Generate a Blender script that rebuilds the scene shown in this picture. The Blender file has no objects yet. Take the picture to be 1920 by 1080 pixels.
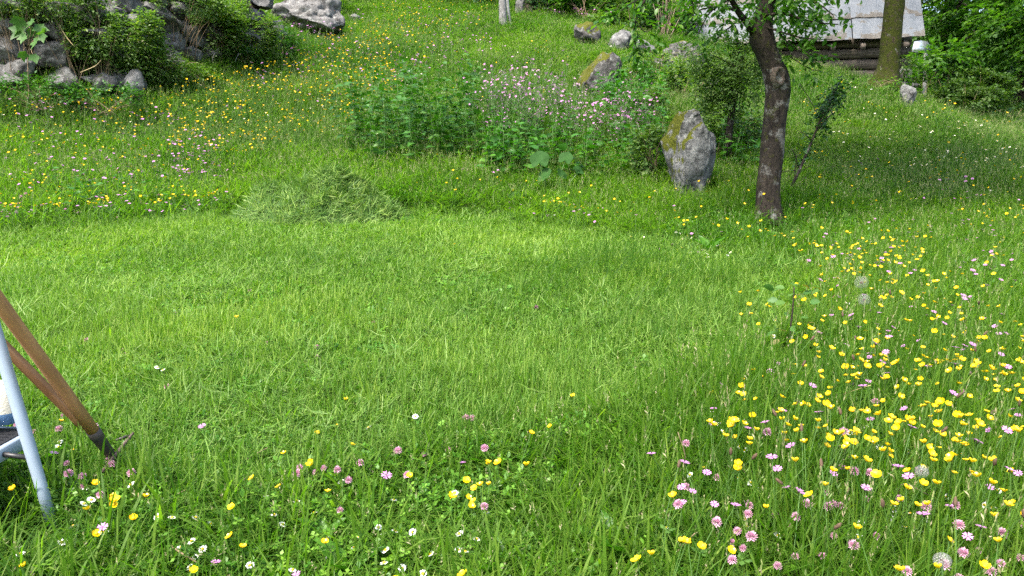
import bpy, math, random
import numpy as np
from mathutils import Vector, Matrix, Euler, noise as mnoise

R = math.radians
rng = np.random.default_rng(7)
random.seed(7)
scene = bpy.context.scene
COL = scene.collection

# ------------------------------------------------------------------ camera
F = 1390.0                       # focal length in photo pixels (1920 wide)
PITCH = R(10.0)
CAM = np.array([0.0, 0.0, 1.25])
cam_d = bpy.data.cameras.new("camera")
cam_d.sensor_width = 36.0
cam_d.lens = 36.0 * F / 1920.0
cam_d.clip_start = 0.05
cam_d.clip_end = 300.0
cam_o = bpy.data.objects.new("camera", cam_d)
cam_o.location = CAM
cam_o.rotation_euler = (math.pi / 2 - PITCH, 0, 0)
COL.objects.link(cam_o)
scene.camera = cam_o

# ------------------------------------------------------------------ light
SUN_ELEV, SUN_AZ = R(58), R(218)          # azimuth clockwise from +Y: light comes from behind left
w = bpy.data.worlds.new("World")
scene.world = w
w.use_nodes = True
nt = w.node_tree
sky = nt.nodes.new("ShaderNodeTexSky")
sky.sky_type = 'NISHITA'
sky.sun_disc = False
sky.sun_elevation = SUN_ELEV
sky.sun_rotation = SUN_AZ
sky.air_density = 1.0
sky.dust_density = 4.0
sky.ozone_density = 1.0
bg = nt.nodes["Background"]
bg.inputs[1].default_value = 0.15
nt.links.new(sky.outputs[0], bg.inputs[0])
sun_d = bpy.data.lights.new("sun", 'SUN')
sun_d.energy = 2.25
sun_d.angle = R(10)
sun_d.color = (1.0, 0.95, 0.86)
sun_o = bpy.data.objects.new("sun", sun_d)
sd = Vector((math.sin(SUN_AZ) * math.cos(SUN_ELEV), math.cos(SUN_AZ) * math.cos(SUN_ELEV), math.sin(SUN_ELEV)))
sun_o.rotation_euler = sd.to_track_quat('Z', 'Y').to_euler()
sun_o.location = (-10, -10, 20)
COL.objects.link(sun_o)
scene.view_settings.view_transform = 'Standard'
scene.view_settings.look = 'None'
scene.view_settings.exposure = 1.85
scene.view_settings.gamma = 1.0
scene.view_settings.use_curve_mapping = False
scene.render.engine = 'CYCLES'
scene.cycles.use_adaptive_sampling = True
scene.cycles.adaptive_threshold = 0.02
scene.cycles.use_denoising = False
scene.cycles.max_bounces = 6
scene.cycles.diffuse_bounces = 3
scene.cycles.glossy_bounces = 1
scene.cycles.transmission_bounces = 3
scene.cycles.transparent_max_bounces = 6
scene.cycles.caustics_reflective = False
scene.cycles.caustics_refractive = False

# ------------------------------------------------------------------ photo pixel <-> place
SP, CP = math.sin(PITCH), math.cos(PITCH)


def ray(u, v):
    a = (np.asarray(u, float) - 960) / F
    b = (540 - np.asarray(v, float)) / F
    return np.stack([a, CP + b * SP, -SP + b * CP], -1)


def unp(u, v, Y):
    d = ray(u, v)
    return CAM + d * (np.asarray(Y, float) / d[..., 1])[..., None]


def proj(P):
    q = np.asarray(P, float) - CAM
    f = q[..., 1] * CP - q[..., 2] * SP
    up = q[..., 1] * SP + q[..., 2] * CP
    f = np.where(f < 0.05, 0.05, f)
    return 960 + F * q[..., 0] / f, 540 - F * up / f


CTRL = [(960, 1080, 1.75), (0, 1080, 1.75), (1920, 1080, 1.75),
        (0, 800, 2.55), (960, 800, 2.55), (1920, 800, 2.6),
        (0, 600, 3.75), (960, 600, 3.75), (1920, 600, 3.8),
        (0, 440, 5.6), (500, 412, 6.2), (960, 405, 6.4), (1440, 408, 6.3), (1920, 430, 6.3),
        (0, 310, 7.7), (500, 310, 8.0), (960, 310, 8.3), (1300, 345, 7.5), (1700, 310, 9.3), (1920, 320, 9.3),
        (0, 190, 9.3), (280, 195, 9.9), (600, 160, 12.2), (960, 210, 10.6), (1250, 215, 10.0), (1500, 210, 11.3),
        (1660, 160, 13.6), (1850, 235, 13.2), (1930, 230, 13.6),
        (480, 120, 12.6), (570, 60, 15.5), (720, 90, 15.3), (960, 110, 15), (1110, 90, 15.2), (1180, 110, 14.4),
        (700, 15, 20.5), (940, 42, 19.0), (1150, 55, 18.2), (1260, 75, 17.2), (1580, 142, 15.6), (1400, 125, 14.6),
        (1750, 205, 16), (1850, 180, 19), (1950, 185, 20.5),
        (60, 20, 10.6), (260, 25, 11.6), (440, 20, 13.6)]
cp = [unp(*c) - np.array([0, 0, .13 if c[2] > 7 else .075 if c[2] > 5.5 else 0]) for c in CTRL]
for x, y, z in [(0, 0.2, 0.0), (-3, 0.2, 0.0), (3, 0.2, 0.0), (0, -6, -0.6), (-10, -6, -0.5), (10, -6, -0.6),
                (-9, 6, 0.75), (9, 6, 0.7), (-14, 10, 2.6), (-17, 20, 7.5), (14, 12, 1.5), (18, 22, 2.6),
                (-20, 34, 13.0), (0, 26, 7.3), (0, 34, 10.5), (20, 34, 6.0), (30, 12, 1.2), (-30, 12, 4.5)]:
    cp.append(np.array([x, y, z], float))
cp = np.array(cp)


def tps_fit(P, z, lam):
    n = len(P)
    d2 = ((P[:, None] - P[None]) ** 2).sum(-1)
    K = 0.5 * d2 * np.log(d2 + 1e-12) + lam * np.eye(n)
    A = np.zeros((n + 3, n + 3))
    A[:n, :n] = K
    A[:n, n:] = np.c_[np.ones(n), P]
    A[n:, :n] = np.c_[np.ones(n), P].T
    return np.linalg.solve(A, np.r_[z, 0, 0, 0])


TW = tps_fit(cp[:, :2], cp[:, 2], 0.15)


def height(x, y):
    x = np.asarray(x, float)
    y = np.asarray(y, float)
    sh = x.shape
    x, y = x.ravel(), y.ravel()
    out = np.empty(len(x))
    for s in range(0, len(x), 20000):
        xx, yy = x[s:s + 20000, None], y[s:s + 20000, None]
        d2 = (xx - cp[None, :, 0]) ** 2 + (yy - cp[None, :, 1]) ** 2
        n = len(cp)
        out[s:s + 20000] = (0.5 * d2 * np.log(d2 + 1e-12)) @ TW[:n] + TW[n] + TW[n + 1] * xx[:, 0] + TW[n + 2] * yy[:, 0]
    am = np.clip((y - 2) / 6, 0, 1)
    out += 0.012 * np.sin(3.1 * x + 1.3 * np.sin(2.3 * y)) * np.cos(2.7 * y + 0.5)
    out += am * 0.05 * np.sin(1.3 * x + 0.7 * y) * np.sin(1.1 * y - 0.6 * x + 1)
    return out.reshape(sh)


def ground_hit(u, v, h=0.0):
    """where the view line of a photo pixel meets the terrain raised by h"""
    u = np.atleast_1d(np.asarray(u, float))
    v = np.atleast_1d(np.asarray(v, float))
    h = np.broadcast_to(np.asarray(h, float), u.shape)
    d = ray(u, v)
    d = d / d[:, 1:2]
    lo = np.full(len(u), np.nan)
    hi = np.full(len(u), np.nan)
    ys = np.geomspace(1.1, 34, 110)
    prev = ys[0]
    for yv in ys[1:]:
        P = CAM + d * yv
        m = np.isnan(hi) & (P[:, 2] <= height(P[:, 0], P[:, 1]) + h)
        hi[m] = yv
        lo[m] = prev
        prev = yv
    ok = ~np.isnan(hi)
    lo[~ok] = hi[~ok] = 30.0
    for _ in range(12):
        mid = (lo + hi) / 2
        P = CAM + d * mid[:, None]
        b = P[:, 2] <= height(P[:, 0], P[:, 1]) + h
        hi = np.where(b, mid, hi)
        lo = np.where(b, lo, mid)
    P = CAM + d * hi[:, None]
    P[:, 2] = height(P[:, 0], P[:, 1])
    return P, ok


def gp(u, v):
    """foot of something that the photo shows vanishing into the grass at (u, v)"""
    return ground_hit([u], [v], .12 if v < 420 else .04)[0][0]


def gz(x, y):
    return float(height(np.array([x]), np.array([y]))[0])


# ------------------------------------------------------------------ materials
def new_mat(name):
    m = bpy.data.materials.new(name)
    m.use_nodes = True
    t = m.node_tree
    for n in list(t.nodes):
        t.nodes.remove(n)
    out = t.nodes.new("ShaderNodeOutputMaterial")
    return m, t, out


def N(t, kind, **kw):
    n = t.nodes.new(kind)
    for k, val in kw.items():
        if k.startswith("i_"):
            n.inputs[k[2:].replace("_", " ")].default_value = val
        else:
            setattr(n, k, val)
    return n


def ramp(t, stops):
    r = t.nodes.new("ShaderNodeValToRGB")
    e = r.color_ramp.elements
    while len(e) < len(stops):
        e.new(0.5)
    for i, (p, c) in enumerate(stops):
        e[i].position = p
        e[i].color = (*c, 1) if len(c) == 3 else c
    return r


def leaf_mat(name, stops, trans=0.35, rough=0.5, spec=0.35, tint=0.35, objrand=False, tcol=(0.55, 0.75, 0.2)):
    """leaf / blade: colour from the per-leaf value bv, varied by the per-instance tint"""
    m, t, out = new_mat(name)
    a = N(t, "ShaderNodeAttribute", attribute_name="bv")
    r = ramp(t, stops)
    if objrand:
        oi = N(t, "ShaderNodeObjectInfo")
        t.links.new(oi.outputs["Random"], r.inputs[0])
    else:
        t.links.new(a.outputs["Fac"], r.inputs[0])
    b = N(t, "ShaderNodeAttribute", attribute_name="tint", attribute_type='INSTANCER')
    mr = N(t, "ShaderNodeMapRange")
    mr.inputs[3].default_value = 1 - tint
    mr.inputs[4].default_value = 1 + tint
    t.links.new(b.outputs["Fac"], mr.inputs[0])
    hsv = N(t, "ShaderNodeHueSaturation")
    t.links.new(r.outputs[0], hsv.inputs["Color"])
    if tint > 0:
        t.links.new(mr.outputs[0], hsv.inputs["Value"])
        mh = N(t, "ShaderNodeMapRange")
        mh.inputs[3].default_value = .5 + tint * .055
        mh.inputs[4].default_value = .5 - tint * .075
        t.links.new(b.outputs["Fac"], mh.inputs[0])
        t.links.new(mh.outputs[0], hsv.inputs["Hue"])
    p = N(t, "ShaderNodeBsdfPrincipled")
    p.inputs["Roughness"].default_value = rough
    p.inputs["Specular IOR Level"].default_value = spec
    t.links.new(hsv.outputs[0], p.inputs["Base Color"])
    tr = N(t, "ShaderNodeBsdfTranslucent")
    mx = N(t, "ShaderNodeMix", data_type='RGBA', blend_type='MULTIPLY')
    mx.inputs[0].default_value = 1.0
    mx.inputs[7].default_value = (tcol[0] * 2.2, tcol[1] * 2.0, tcol[2] * 1.6, 1)
    t.links.new(hsv.outputs[0], mx.inputs[6])
    t.links.new(mx.outputs[2], tr.inputs["Color"])
    ms = N(t, "ShaderNodeMixShader")
    ms.inputs[0].default_value = trans
    t.links.new(p.outputs[0], ms.inputs[1])
    t.links.new(tr.outputs[0], ms.inputs[2])
    t.links.new(ms.outputs[0], out.inputs[0])
    return m


def flat_mat(name, col, rough=0.5, spec=0.4, metal=0.0, var=0.0, scale=30, bump=0.0, col2=None, coords="Object", stretch=(1, 1, 1), trans=0.0):
    m, t, out = new_mat(name)
    p = N(t, "ShaderNodeBsdfPrincipled")
    p.inputs["Roughness"].default_value = rough
    p.inputs["Specular IOR Level"].default_value = spec
    p.inputs["Metallic"].default_value = metal
    tc = N(t, "ShaderNodeTexCoord")
    mp = N(t, "ShaderNodeMapping")
    mp.inputs["Scale"].default_value = stretch
    t.links.new(tc.outputs[coords], mp.inputs[0])
    nz = N(t, "ShaderNodeTexNoise")
    nz.inputs["Scale"].default_value = scale
    nz.inputs["Detail"].default_value = 6
    t.links.new(mp.outputs[0], nz.inputs[0])
    c2 = col2 or tuple(c * (1 - var) for c in col)
    r = ramp(t, [(0.35, c2), (0.65, col)])
    t.links.new(nz.outputs[0], r.inputs[0])
    t.links.new(r.outputs[0], p.inputs["Base Color"])
    if bump:
        b = N(t, "ShaderNodeBump")
        b.inputs["Strength"].default_value = bump
        b.inputs["Distance"].default_value = 0.01
        t.links.new(nz.outputs[0], b.inputs["Height"])
        t.links.new(b.outputs[0], p.inputs["Normal"])
    if trans:
        tr = N(t, "ShaderNodeBsdfTranslucent")
        t.links.new(r.outputs[0], tr.inputs["Color"])
        ms = N(t, "ShaderNodeMixShader")
        ms.inputs[0].default_value = trans
        t.links.new(p.outputs[0], ms.inputs[1])
        t.links.new(tr.outputs[0], ms.inputs[2])
        t.links.new(ms.outputs[0], out.inputs[0])
    else:
        t.links.new(p.outputs[0], out.inputs[0])
    return m


def rock_mat(name, base=(0.30, 0.30, 0.29), dark=(0.10, 0.10, 0.095), lichen=(0.5, 0.5, 0.47), moss=0.0, mosscol=(0.095, 0.105, 0.008), scale=6.0):
    m, t, out = new_mat(name)
    p = N(t, "ShaderNodeBsdfPrincipled")
    p.inputs["Roughness"].default_value = 0.9
    p.inputs["Specular IOR Level"].default_value = 0.2
    tc = N(t, "ShaderNodeTexCoord")
    oi = N(t, "ShaderNodeObjectInfo")
    ad = N(t, "ShaderNodeVectorMath", operation='ADD')
    sc = N(t, "ShaderNodeVectorMath", operation='SCALE')
    sc.inputs[3].default_value = 37.0
    t.links.new(oi.outputs["Random"], sc.inputs[0])
    t.links.new(tc.outputs["Object"], ad.inputs[0])
    t.links.new(sc.outputs[0], ad.inputs[1])
    n1 = N(t, "ShaderNodeTexNoise"); n1.inputs["Scale"].default_value = scale; n1.inputs["Detail"].default_value = 9; n1.inputs["Roughness"].default_value = 0.68
    n2 = N(t, "ShaderNodeTexNoise"); n2.inputs["Scale"].default_value = scale * 2.2; n2.inputs["Detail"].default_value = 5
    n3 = N(t, "ShaderNodeTexVoronoi"); n3.inputs["Scale"].default_value = scale * 7
    n4 = N(t, "ShaderNodeTexNoise"); n4.inputs["Scale"].default_value = scale * 9; n4.inputs["Detail"].default_value = 6; n4.inputs["Roughness"].default_value = 0.7
    for n in (n1, n2, n3, n4):
        t.links.new(ad.outputs[0], n.inputs["Vector"])
    r1 = ramp(t, [(0.36, dark), (0.50, base), (0.72, tuple(min(1, c * 1.35) for c in base))])
    t.links.new(n1.outputs[0], r1.inputs[0])
    r2 = ramp(t, [(0.54, (0, 0, 0)), (0.64, (1, 1, 1))])
    t.links.new(n2.outputs[0], r2.inputs[0])
    mx = N(t, "ShaderNodeMix", data_type='RGBA')
    t.links.new(r2.outputs[0], mx.inputs[0])
    t.links.new(r1.outputs[0], mx.inputs[6])
    mx.inputs[7].default_value = (*lichen, 1)
    g = N(t, "ShaderNodeMix", data_type='RGBA', blend_type='MULTIPLY')
    g.inputs[0].default_value = 0.85
    r4 = ramp(t, [(0.36, (0.35, 0.35, 0.35)), (0.56, (1.1, 1.1, 1.1))])
    t.links.new(n4.outputs[0], r4.inputs[0])
    t.links.new(mx.outputs[2], g.inputs[6])
    t.links.new(r4.outputs[0], g.inputs[7])
    colout = g.outputs[2]
    if moss > 0:
        at = N(t, "ShaderNodeAttribute", attribute_name="moss")
        n5 = N(t, "ShaderNodeTexNoise"); n5.inputs["Scale"].default_value = scale * 1.6; n5.inputs["Detail"].default_value = 6
        t.links.new(ad.outputs[0], n5.inputs["Vector"])
        sm = N(t, "ShaderNodeMath", operation='ADD')
        t.links.new(at.outputs["Fac"], sm.inputs[0])
        t.links.new(n5.outputs[0], sm.inputs[1])
        rr = ramp(t, [(0.95 - 0.0, (0, 0, 0)), (1.0, (1, 1, 1))])
        rr.color_ramp.elements[0].position = 0.86
        rr.color_ramp.elements[1].position = 0.97
        t.links.new(sm.outputs[0], rr.inputs[0])
        mc = ramp(t, [(0.35, tuple(c * 0.45 for c in mosscol)), (0.6, mosscol)])
        t.links.new(n4.outputs[0], mc.inputs[0])
        m2 = N(t, "ShaderNodeMix", data_type='RGBA')
        t.links.new(rr.outputs[0], m2.inputs[0])
        t.links.new(colout, m2.inputs[6])
        t.links.new(mc.outputs[0], m2.inputs[7])
        colout = m2.outputs[2]
    t.links.new(colout, p.inputs["Base Color"])
    b = N(t, "ShaderNodeBump")
    b.inputs["Strength"].default_value = 0.9
    b.inputs["Distance"].default_value = 0.03
    t.links.new(n1.outputs[0], b.inputs["Height"])
    b2 = N(t, "ShaderNodeBump")
    b2.inputs["Strength"].default_value = 0.8
    b2.inputs["Distance"].default_value = 0.01
    t.links.new(n4.outputs[0], b2.inputs["Height"])
    t.links.new(b.outputs[0], b2.inputs["Normal"])
    t.links.new(b2.outputs[0], p.inputs["Normal"])
    t.links.new(p.outputs[0], out.inputs[0])
    return m


def bark_mat(name, dark=(0.035, 0.027, 0.02), mid=(0.10, 0.08, 0.06), lichen=(0.36, 0.36, 0.33), lich=0.5, moss=None, mossamt=0.5, scale=14):
    m, t, out = new_mat(name)
    p = N(t, "ShaderNodeBsdfPrincipled")
    p.inputs["Roughness"].default_value = 0.9
    p.inputs["Specular IOR Level"].default_value = 0.15
    tc = N(t, "ShaderNodeTexCoord")
    mp = N(t, "ShaderNodeMapping")
    mp.inputs["Scale"].default_value = (1, 1, 0.35)
    t.links.new(tc.outputs["Object"], mp.inputs[0])
    n1 = N(t, "ShaderNodeTexNoise"); n1.inputs["Scale"].default_value = scale * 2.2; n1.inputs["Detail"].default_value = 8; n1.inputs["Roughness"].default_value = 0.7
    t.links.new(mp.outputs[0], n1.inputs["Vector"])
    n2 = N(t, "ShaderNodeTexNoise"); n2.inputs["Scale"].default_value = scale * 0.7; n2.inputs["Detail"].default_value = 5
    n3 = N(t, "ShaderNodeTexNoise"); n3.inputs["Scale"].default_value = scale * 5; n3.inputs["Detail"].default_value = 4
    t.links.new(tc.outputs["Object"], n2.inputs["Vector"])
    t.links.new(tc.outputs["Object"], n3.inputs["Vector"])
    r1 = ramp(t, [(0.36, dark), (0.62, mid)])
    t.links.new(n1.outputs[0], r1.inputs[0])
    at = N(t, "ShaderNodeAttribute", attribute_name="lichen")
    ad = N(t, "ShaderNodeMath", operation='ADD')
    t.links.new(n2.outputs[0], ad.inputs[0])
    t.links.new(at.outputs["Fac"], ad.inputs[1])
    ad2 = N(t, "ShaderNodeMath", operation='MULTIPLY_ADD')
    t.links.new(n3.outputs[0], ad2.inputs[0])
    ad2.inputs[1].default_value = 0.35
    t.links.new(ad.outputs[0], ad2.inputs[2])
    r2 = ramp(t, [(0.80 - lich * 0.1, (0, 0, 0)), (0.90 - lich * 0.1, (1, 1, 1))])
    t.links.new(ad2.outputs[0], r2.inputs[0])
    mx = N(t, "ShaderNodeMix", data_type='RGBA')
    t.links.new(r2.outputs[0], mx.inputs[0])
    t.links.new(r1.outputs[0], mx.inputs[6])
    lc = ramp(t, [(0.35, tuple(c * 0.5 for c in lichen)), (0.62, lichen)])
    t.links.new(n1.outputs[0], lc.inputs[0])
    t.links.new(lc.outputs[0], mx.inputs[7])
    colout = mx.outputs[2]
    if moss:
        n5 = N(t, "ShaderNodeTexNoise"); n5.inputs["Scale"].default_value = scale * 1.1; n5.inputs["Detail"].default_value = 8; n5.inputs["Roughness"].default_value = 0.75
        t.links.new(tc.outputs["Object"], n5.inputs["Vector"])
        rr = ramp(t, [(0.62 - mossamt * 0.3, (0, 0, 0)), (0.72 - mossamt * 0.3, (1, 1, 1))])
        t.links.new(n5.outputs[0], rr.inputs[0])
        mc = ramp(t, [(0.35, tuple(c * 0.35 for c in moss)), (0.65, moss)])
        t.links.new(n3.outputs[0], mc.inputs[0])
        m2 = N(t, "ShaderNodeMix", data_type='RGBA')
        t.links.new(rr.outputs[0], m2.inputs[0])
        t.links.new(colout, m2.inputs[6])
        t.links.new(mc.outputs[0], m2.inputs[7])
        colout = m2.outputs[2]
    t.links.new(colout, p.inputs["Base Color"])
    b = N(t, "ShaderNodeBump")
    b.inputs["Strength"].default_value = 1.0
    b.inputs["Distance"].default_value = 0.02
    t.links.new(n1.outputs[0], b.inputs["Height"])
    t.links.new(b.outputs[0], p.inputs["Normal"])
    t.links.new(p.outputs[0], out.inputs[0])
    return m


G = lambda r, g, b: (r, g, b)
M = {}
M['lawn'] = leaf_mat("lawn_blades", [(0.0, G(.064, .155, .014)), (0.45, G(.128, .248, .032)), (0.85, G(.200, .305, .065)), (0.97, G(.25, .34, .05)), (1.0, G(.38, .34, .12))], trans=.42, tint=.34, spec=.25, rough=.5)
M['meadow'] = leaf_mat("meadow_blades", [(0.0, G(.050, .130, .010)), (0.5, G(.100, .208, .022)), (0.88, G(.170, .275, .045)), (0.98, G(.21, .31, .04)), (1.0, G(.30, .28, .10))], trans=.58, tint=.3, spec=.22, rough=.5)
M['slope'] = leaf_mat("slope_blades", [(0.0, G(.034, .098, .010)), (0.5, G(.068, .158, .020)), (0.86, G(.125, .220, .045)), (0.97, G(.19, .25, .08)), (1.0, G(.28, .25, .12))], trans=.5, tint=.34, spec=.22, rough=.5)
M['seed'] = leaf_mat("seed_heads", [(0.0, G(.12, .22, .04)), (.6, G(.21, .27, .09)), (1.0, G(.34, .28, .18))], trans=.3, tint=.2)
M['clip'] = leaf_mat("cut_blades", [(0.0, G(.075, .17, .020)), (0.5, G(.145, .26, .045)), (0.8, G(.22, .31, .09)), (1.0, G(.40, .34, .17))], trans=.3, tint=.25, spec=.25)
M['heap'] = leaf_mat("heap_blades", [(0.0, G(.045, .12, .014)), (0.5, G(.100, .20, .030)), (0.85, G(.17, .27, .065)), (1.0, G(.34, .33, .13))], trans=.25, tint=.4, spec=.25)
M['cover'] = leaf_mat("ground_cover", [(0.0, G(.035, .12, .008)), (0.6, G(.075, .21, .014)), (1.0, G(.14, .29, .03))], trans=.3, rough=.45, tint=.25)
M['broad'] = leaf_mat("broad_leaf", [(0.0, G(.045, .14, .010)), (1.0, G(.09, .23, .018))], trans=.4, rough=.4, tint=0, objrand=True)
M['nettle'] = leaf_mat("nettle_leaf", [(0.0, G(.020, .080, .010)), (0.6, G(.046, .145, .018)), (1.0, G(.095, .21, .03))], trans=.3, rough=.5, tint=0)
M['bramble'] = leaf_mat("bramble_leaf", [(0.0, G(.048, .105, .020)), (0.6, G(.105, .185, .042)), (0.9, G(.19, .27, .08)), (1.0, G(.28, .28, .14))], trans=.45, rough=.42, spec=.5, tint=0)
M['ivy'] = leaf_mat("pale_shrub_leaf", [(0.0, G(.045, .10, .020)), (0.6, G(.100, .175, .042)), (1.0, G(.17, .25, .07))], trans=.35, rough=.45, tint=0)
M['tree'] = leaf_mat("tree_leaf", [(0.0, G(.030, .095, .013)), (0.6, G(.064, .160, .022)), (1.0, G(.13, .24, .035))], trans=.5, rough=.42, tint=0)
M['tree_obj'] = leaf_mat("tree_leaf_single", [(0.0, G(.024, .082, .012)), (0.6, G(.050, .135, .018)), (1.0, G(.12, .22, .03))], trans=.45, rough=.42, tint=0, objrand=True)
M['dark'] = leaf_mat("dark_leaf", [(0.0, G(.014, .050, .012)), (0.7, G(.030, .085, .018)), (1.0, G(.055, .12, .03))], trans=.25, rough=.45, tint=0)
M['beech'] = leaf_mat("spray_leaf", [(0.0, G(.034, .105, .012)), (0.6, G(.076, .180, .022)), (1.0, G(.15, .27, .04))], trans=.5, rough=.45, tint=0)
M['butterbur'] = leaf_mat("butterbur_leaf", [(0.0, G(.018, .062, .012)), (1.0, G(.032, .088, .018))], trans=.2, rough=.7, spec=.12, tint=0, objrand=True)
M['maple'] = leaf_mat("maple_leaf", [(0.0, G(.045, .12, .02)), (1.0, G(.09, .19, .04))], trans=.35, rough=.45, tint=0, objrand=True)
M['redleaf'] = leaf_mat("reddish_leaf", [(0.0, G(.05, .14, .025)), (0.75, G(.09, .18, .035)), (1.0, G(.17, .14, .04))], trans=.35, rough=.5, tint=0)
M['stem'] = flat_mat("flower_stem", (.075, .16, .03), rough=.5, var=.2)
M['darkstem'] = flat_mat("dark_stem", (.035, .022, .016), rough=.6, var=.4, scale=60)
M['twig'] = flat_mat("dry_twig", (.24, .17, .10), rough=.8, var=.4, scale=50)
M['straw'] = flat_mat("dry_straw", (.52, .40, .20), rough=.6, var=.3, scale=50)
M['yellow'] = flat_mat("buttercup_petal", (.86, .60, .006), rough=.28, spec=.5, var=.08, scale=200, trans=.15)
M['yelcen'] = flat_mat("flower_centre", (.78, .50, .012), rough=.6, var=.25, scale=400)
M['white'] = flat_mat("daisy_petal", (.84, .84, .82), rough=.5, var=.05, trans=.15)
M['pink'] = flat_mat("campion_petal", (.66, .27, .60), rough=.5, var=.15, scale=150, trans=.2)
M['palepink'] = flat_mat("pale_pink_petal", (.56, .34, .50), rough=.5, var=.15, scale=150, trans=.2)
M['clover'] = flat_mat("clover_floret", (.62, .27, .44), rough=.55, col2=(.76, .54, .62), scale=260, trans=.15)
M['fluff'] = flat_mat("dandelion_fluff", (.40, .40, .37), rough=.9, var=.3, trans=.4)
M['brownhead'] = flat_mat("plantain_head", (.10, .06, .035), rough=.8, var=.4, scale=300)

# ------------------------------------------------------------------ mesh helpers


class MB:
    """collects shapes; build() links them as one mesh object"""

    def __init__(s):
        s.V, s.Fc, s.Mi, s.A, s.n = [], [], [], [], 0

    def add(s, v, f, mi=0, bv=0.5):
        v = np.asarray(v, float).reshape(-1, 3)
        s.V.append(v)
        s.A.append(np.broadcast_to(np.asarray(bv, float), (len(v),)))
        for q in f:
            s.Fc.append(tuple(int(i) + s.n for i in q))
            s.Mi.append(mi)
        s.n += len(v)
        return s

    def mesh(s, name, mats, smooth=False, extra=None):
        V = np.concatenate(s.V)
        return raw_mesh(name, V, s.Fc, mats, s.Mi, np.concatenate(s.A), smooth, extra)


def raw_mesh(name, V, faces, mats, mi=None, bv=None, smooth=False, extra=None):
    me = bpy.data.meshes.new(name)
    V = np.asarray(V, np.float32)
    if isinstance(faces, np.ndarray):
        k = faces.shape[1]
        nf = len(faces)
        loops = faces.astype(np.int32).ravel()
        starts = np.arange(nf, dtype=np.int32) * k
    else:
        nf = len(faces)
        lens = np.fromiter((len(f) for f in faces), np.int32, nf)
        loops = np.fromiter((i for f in faces for i in f), np.int32, int(lens.sum()))
        starts = np.r_[0, np.cumsum(lens)[:-1]].astype(np.int32)
    me.vertices.add(len(V))
    me.vertices.foreach_set("co", V.ravel())
    me.loops.add(len(loops))
    me.loops.foreach_set("vertex_index", loops)
    me.polygons.add(nf)
    me.polygons.foreach_set("loop_start", starts)
    if mi is not None:
        me.polygons.foreach_set("material_index", np.asarray(mi, np.int32))
    if smooth:
        me.polygons.foreach_set("use_smooth", np.ones(nf, bool))
    for m in mats:
        me.materials.append(m)
    at = [("bv", bv)] if bv is not None else []
    at += list((extra or {}).items())
    for nm, val in at:
        a = me.attributes.new(nm, 'FLOAT', 'POINT')
        a.data.foreach_set("value", np.ascontiguousarray(np.broadcast_to(val, (len(V),)), np.float32))
    me.update(calc_edges=True)
    me.validate()
    return me


def link(name, me, parent=None, loc=(0, 0, 0), rot=(0, 0, 0), scale=(1, 1, 1)):
    o = bpy.data.objects.new(name, me)
    COL.objects.link(o)
    if parent:
        o.parent = parent
    o.location = loc
    o.rotation_euler = rot
    o.scale = scale
    return o


def tag(o, label=None, cat=None, group=None, kind=None):
    if label:
        o["label"] = label
    if cat:
        o["category"] = cat
    if group:
        o["group"] = group
    if kind:
        o["kind"] = kind
    return o


def thing(name, loc, label, cat, group=None, rz=0.0):
    o = bpy.data.objects.new(name, None)
    o.empty_display_size = 0.1
    COL.objects.link(o)
    o.location = loc
    o.rotation_euler = (0, 0, rz)
    return tag(o, label, cat, group)


CH = {}


def children_of(o):
    return [c for c in o.children]


def copy_tree(o, parent=None):
    c = o.copy()
    COL.objects.link(c)
    if parent:
        c.parent = parent
    for ch in children_of(o):
        copy_tree(ch, c)
    return c


def tube(path, rad, sides=6, jitter=0.0, seed=0, cap=True):
    path = np.asarray(path, float)
    rad = np.broadcast_to(np.asarray(rad, float), (len(path),))
    rg = np.random.default_rng(seed)
    T = np.gradient(path, axis=0)
    T /= np.linalg.norm(T, axis=1)[:, None] + 1e-9
    ref = np.array([1.0, 0.1, 0.05])
    if abs(T[0] @ ref) > 0.9:
        ref = np.array([0, 1.0, 0.1])
    V = []
    Nn = None
    for i in range(len(path)):
        if Nn is None:
            Nn = ref - T[i] * (ref @ T[i])
        else:
            Nn = Nn - T[i] * (Nn @ T[i])
        Nn /= np.linalg.norm(Nn) + 1e-9
        B = np.cross(T[i], Nn)
        an = np.arange(sides) * 2 * math.pi / sides
        rr = rad[i] * (1 + jitter * rg.standard_normal(sides))
        V.append(path[i] + rr[:, None] * (np.cos(an)[:, None] * Nn + np.sin(an)[:, None] * B))
    V = np.concatenate(V)
    Fs = []
    for i in range(len(path) - 1):
        for k in range(sides):
            a, b = i * sides + k, i * sides + (k + 1) % sides
            Fs.append((a, b, b + sides, a + sides))
    if cap:
        Fs.append(tuple(range(sides - 1, -1, -1)))
        Fs.append(tuple((len(path) - 1) * sides + k for k in range(sides)))
    return V, Fs


def bez(pts, n):
    """smooth polyline through points (Catmull-Rom)"""
    P = np.asarray(pts, float)
    Q = np.vstack([2 * P[0] - P[1], P, 2 * P[-1] - P[-2]])
    out = []
    seg = len(P) - 1
    for s in np.linspace(0, seg - 1e-6, n):
        i = int(s)
        t = s - i
        a, b, c, d = Q[i], Q[i + 1], Q[i + 2], Q[i + 3]
        out.append(0.5 * ((2 * b) + (-a + c) * t + (2 * a - 5 * b + 4 * c - d) * t * t + (-a + 3 * b - 3 * c + d) * t ** 3))
    return np.array(out)


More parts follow.
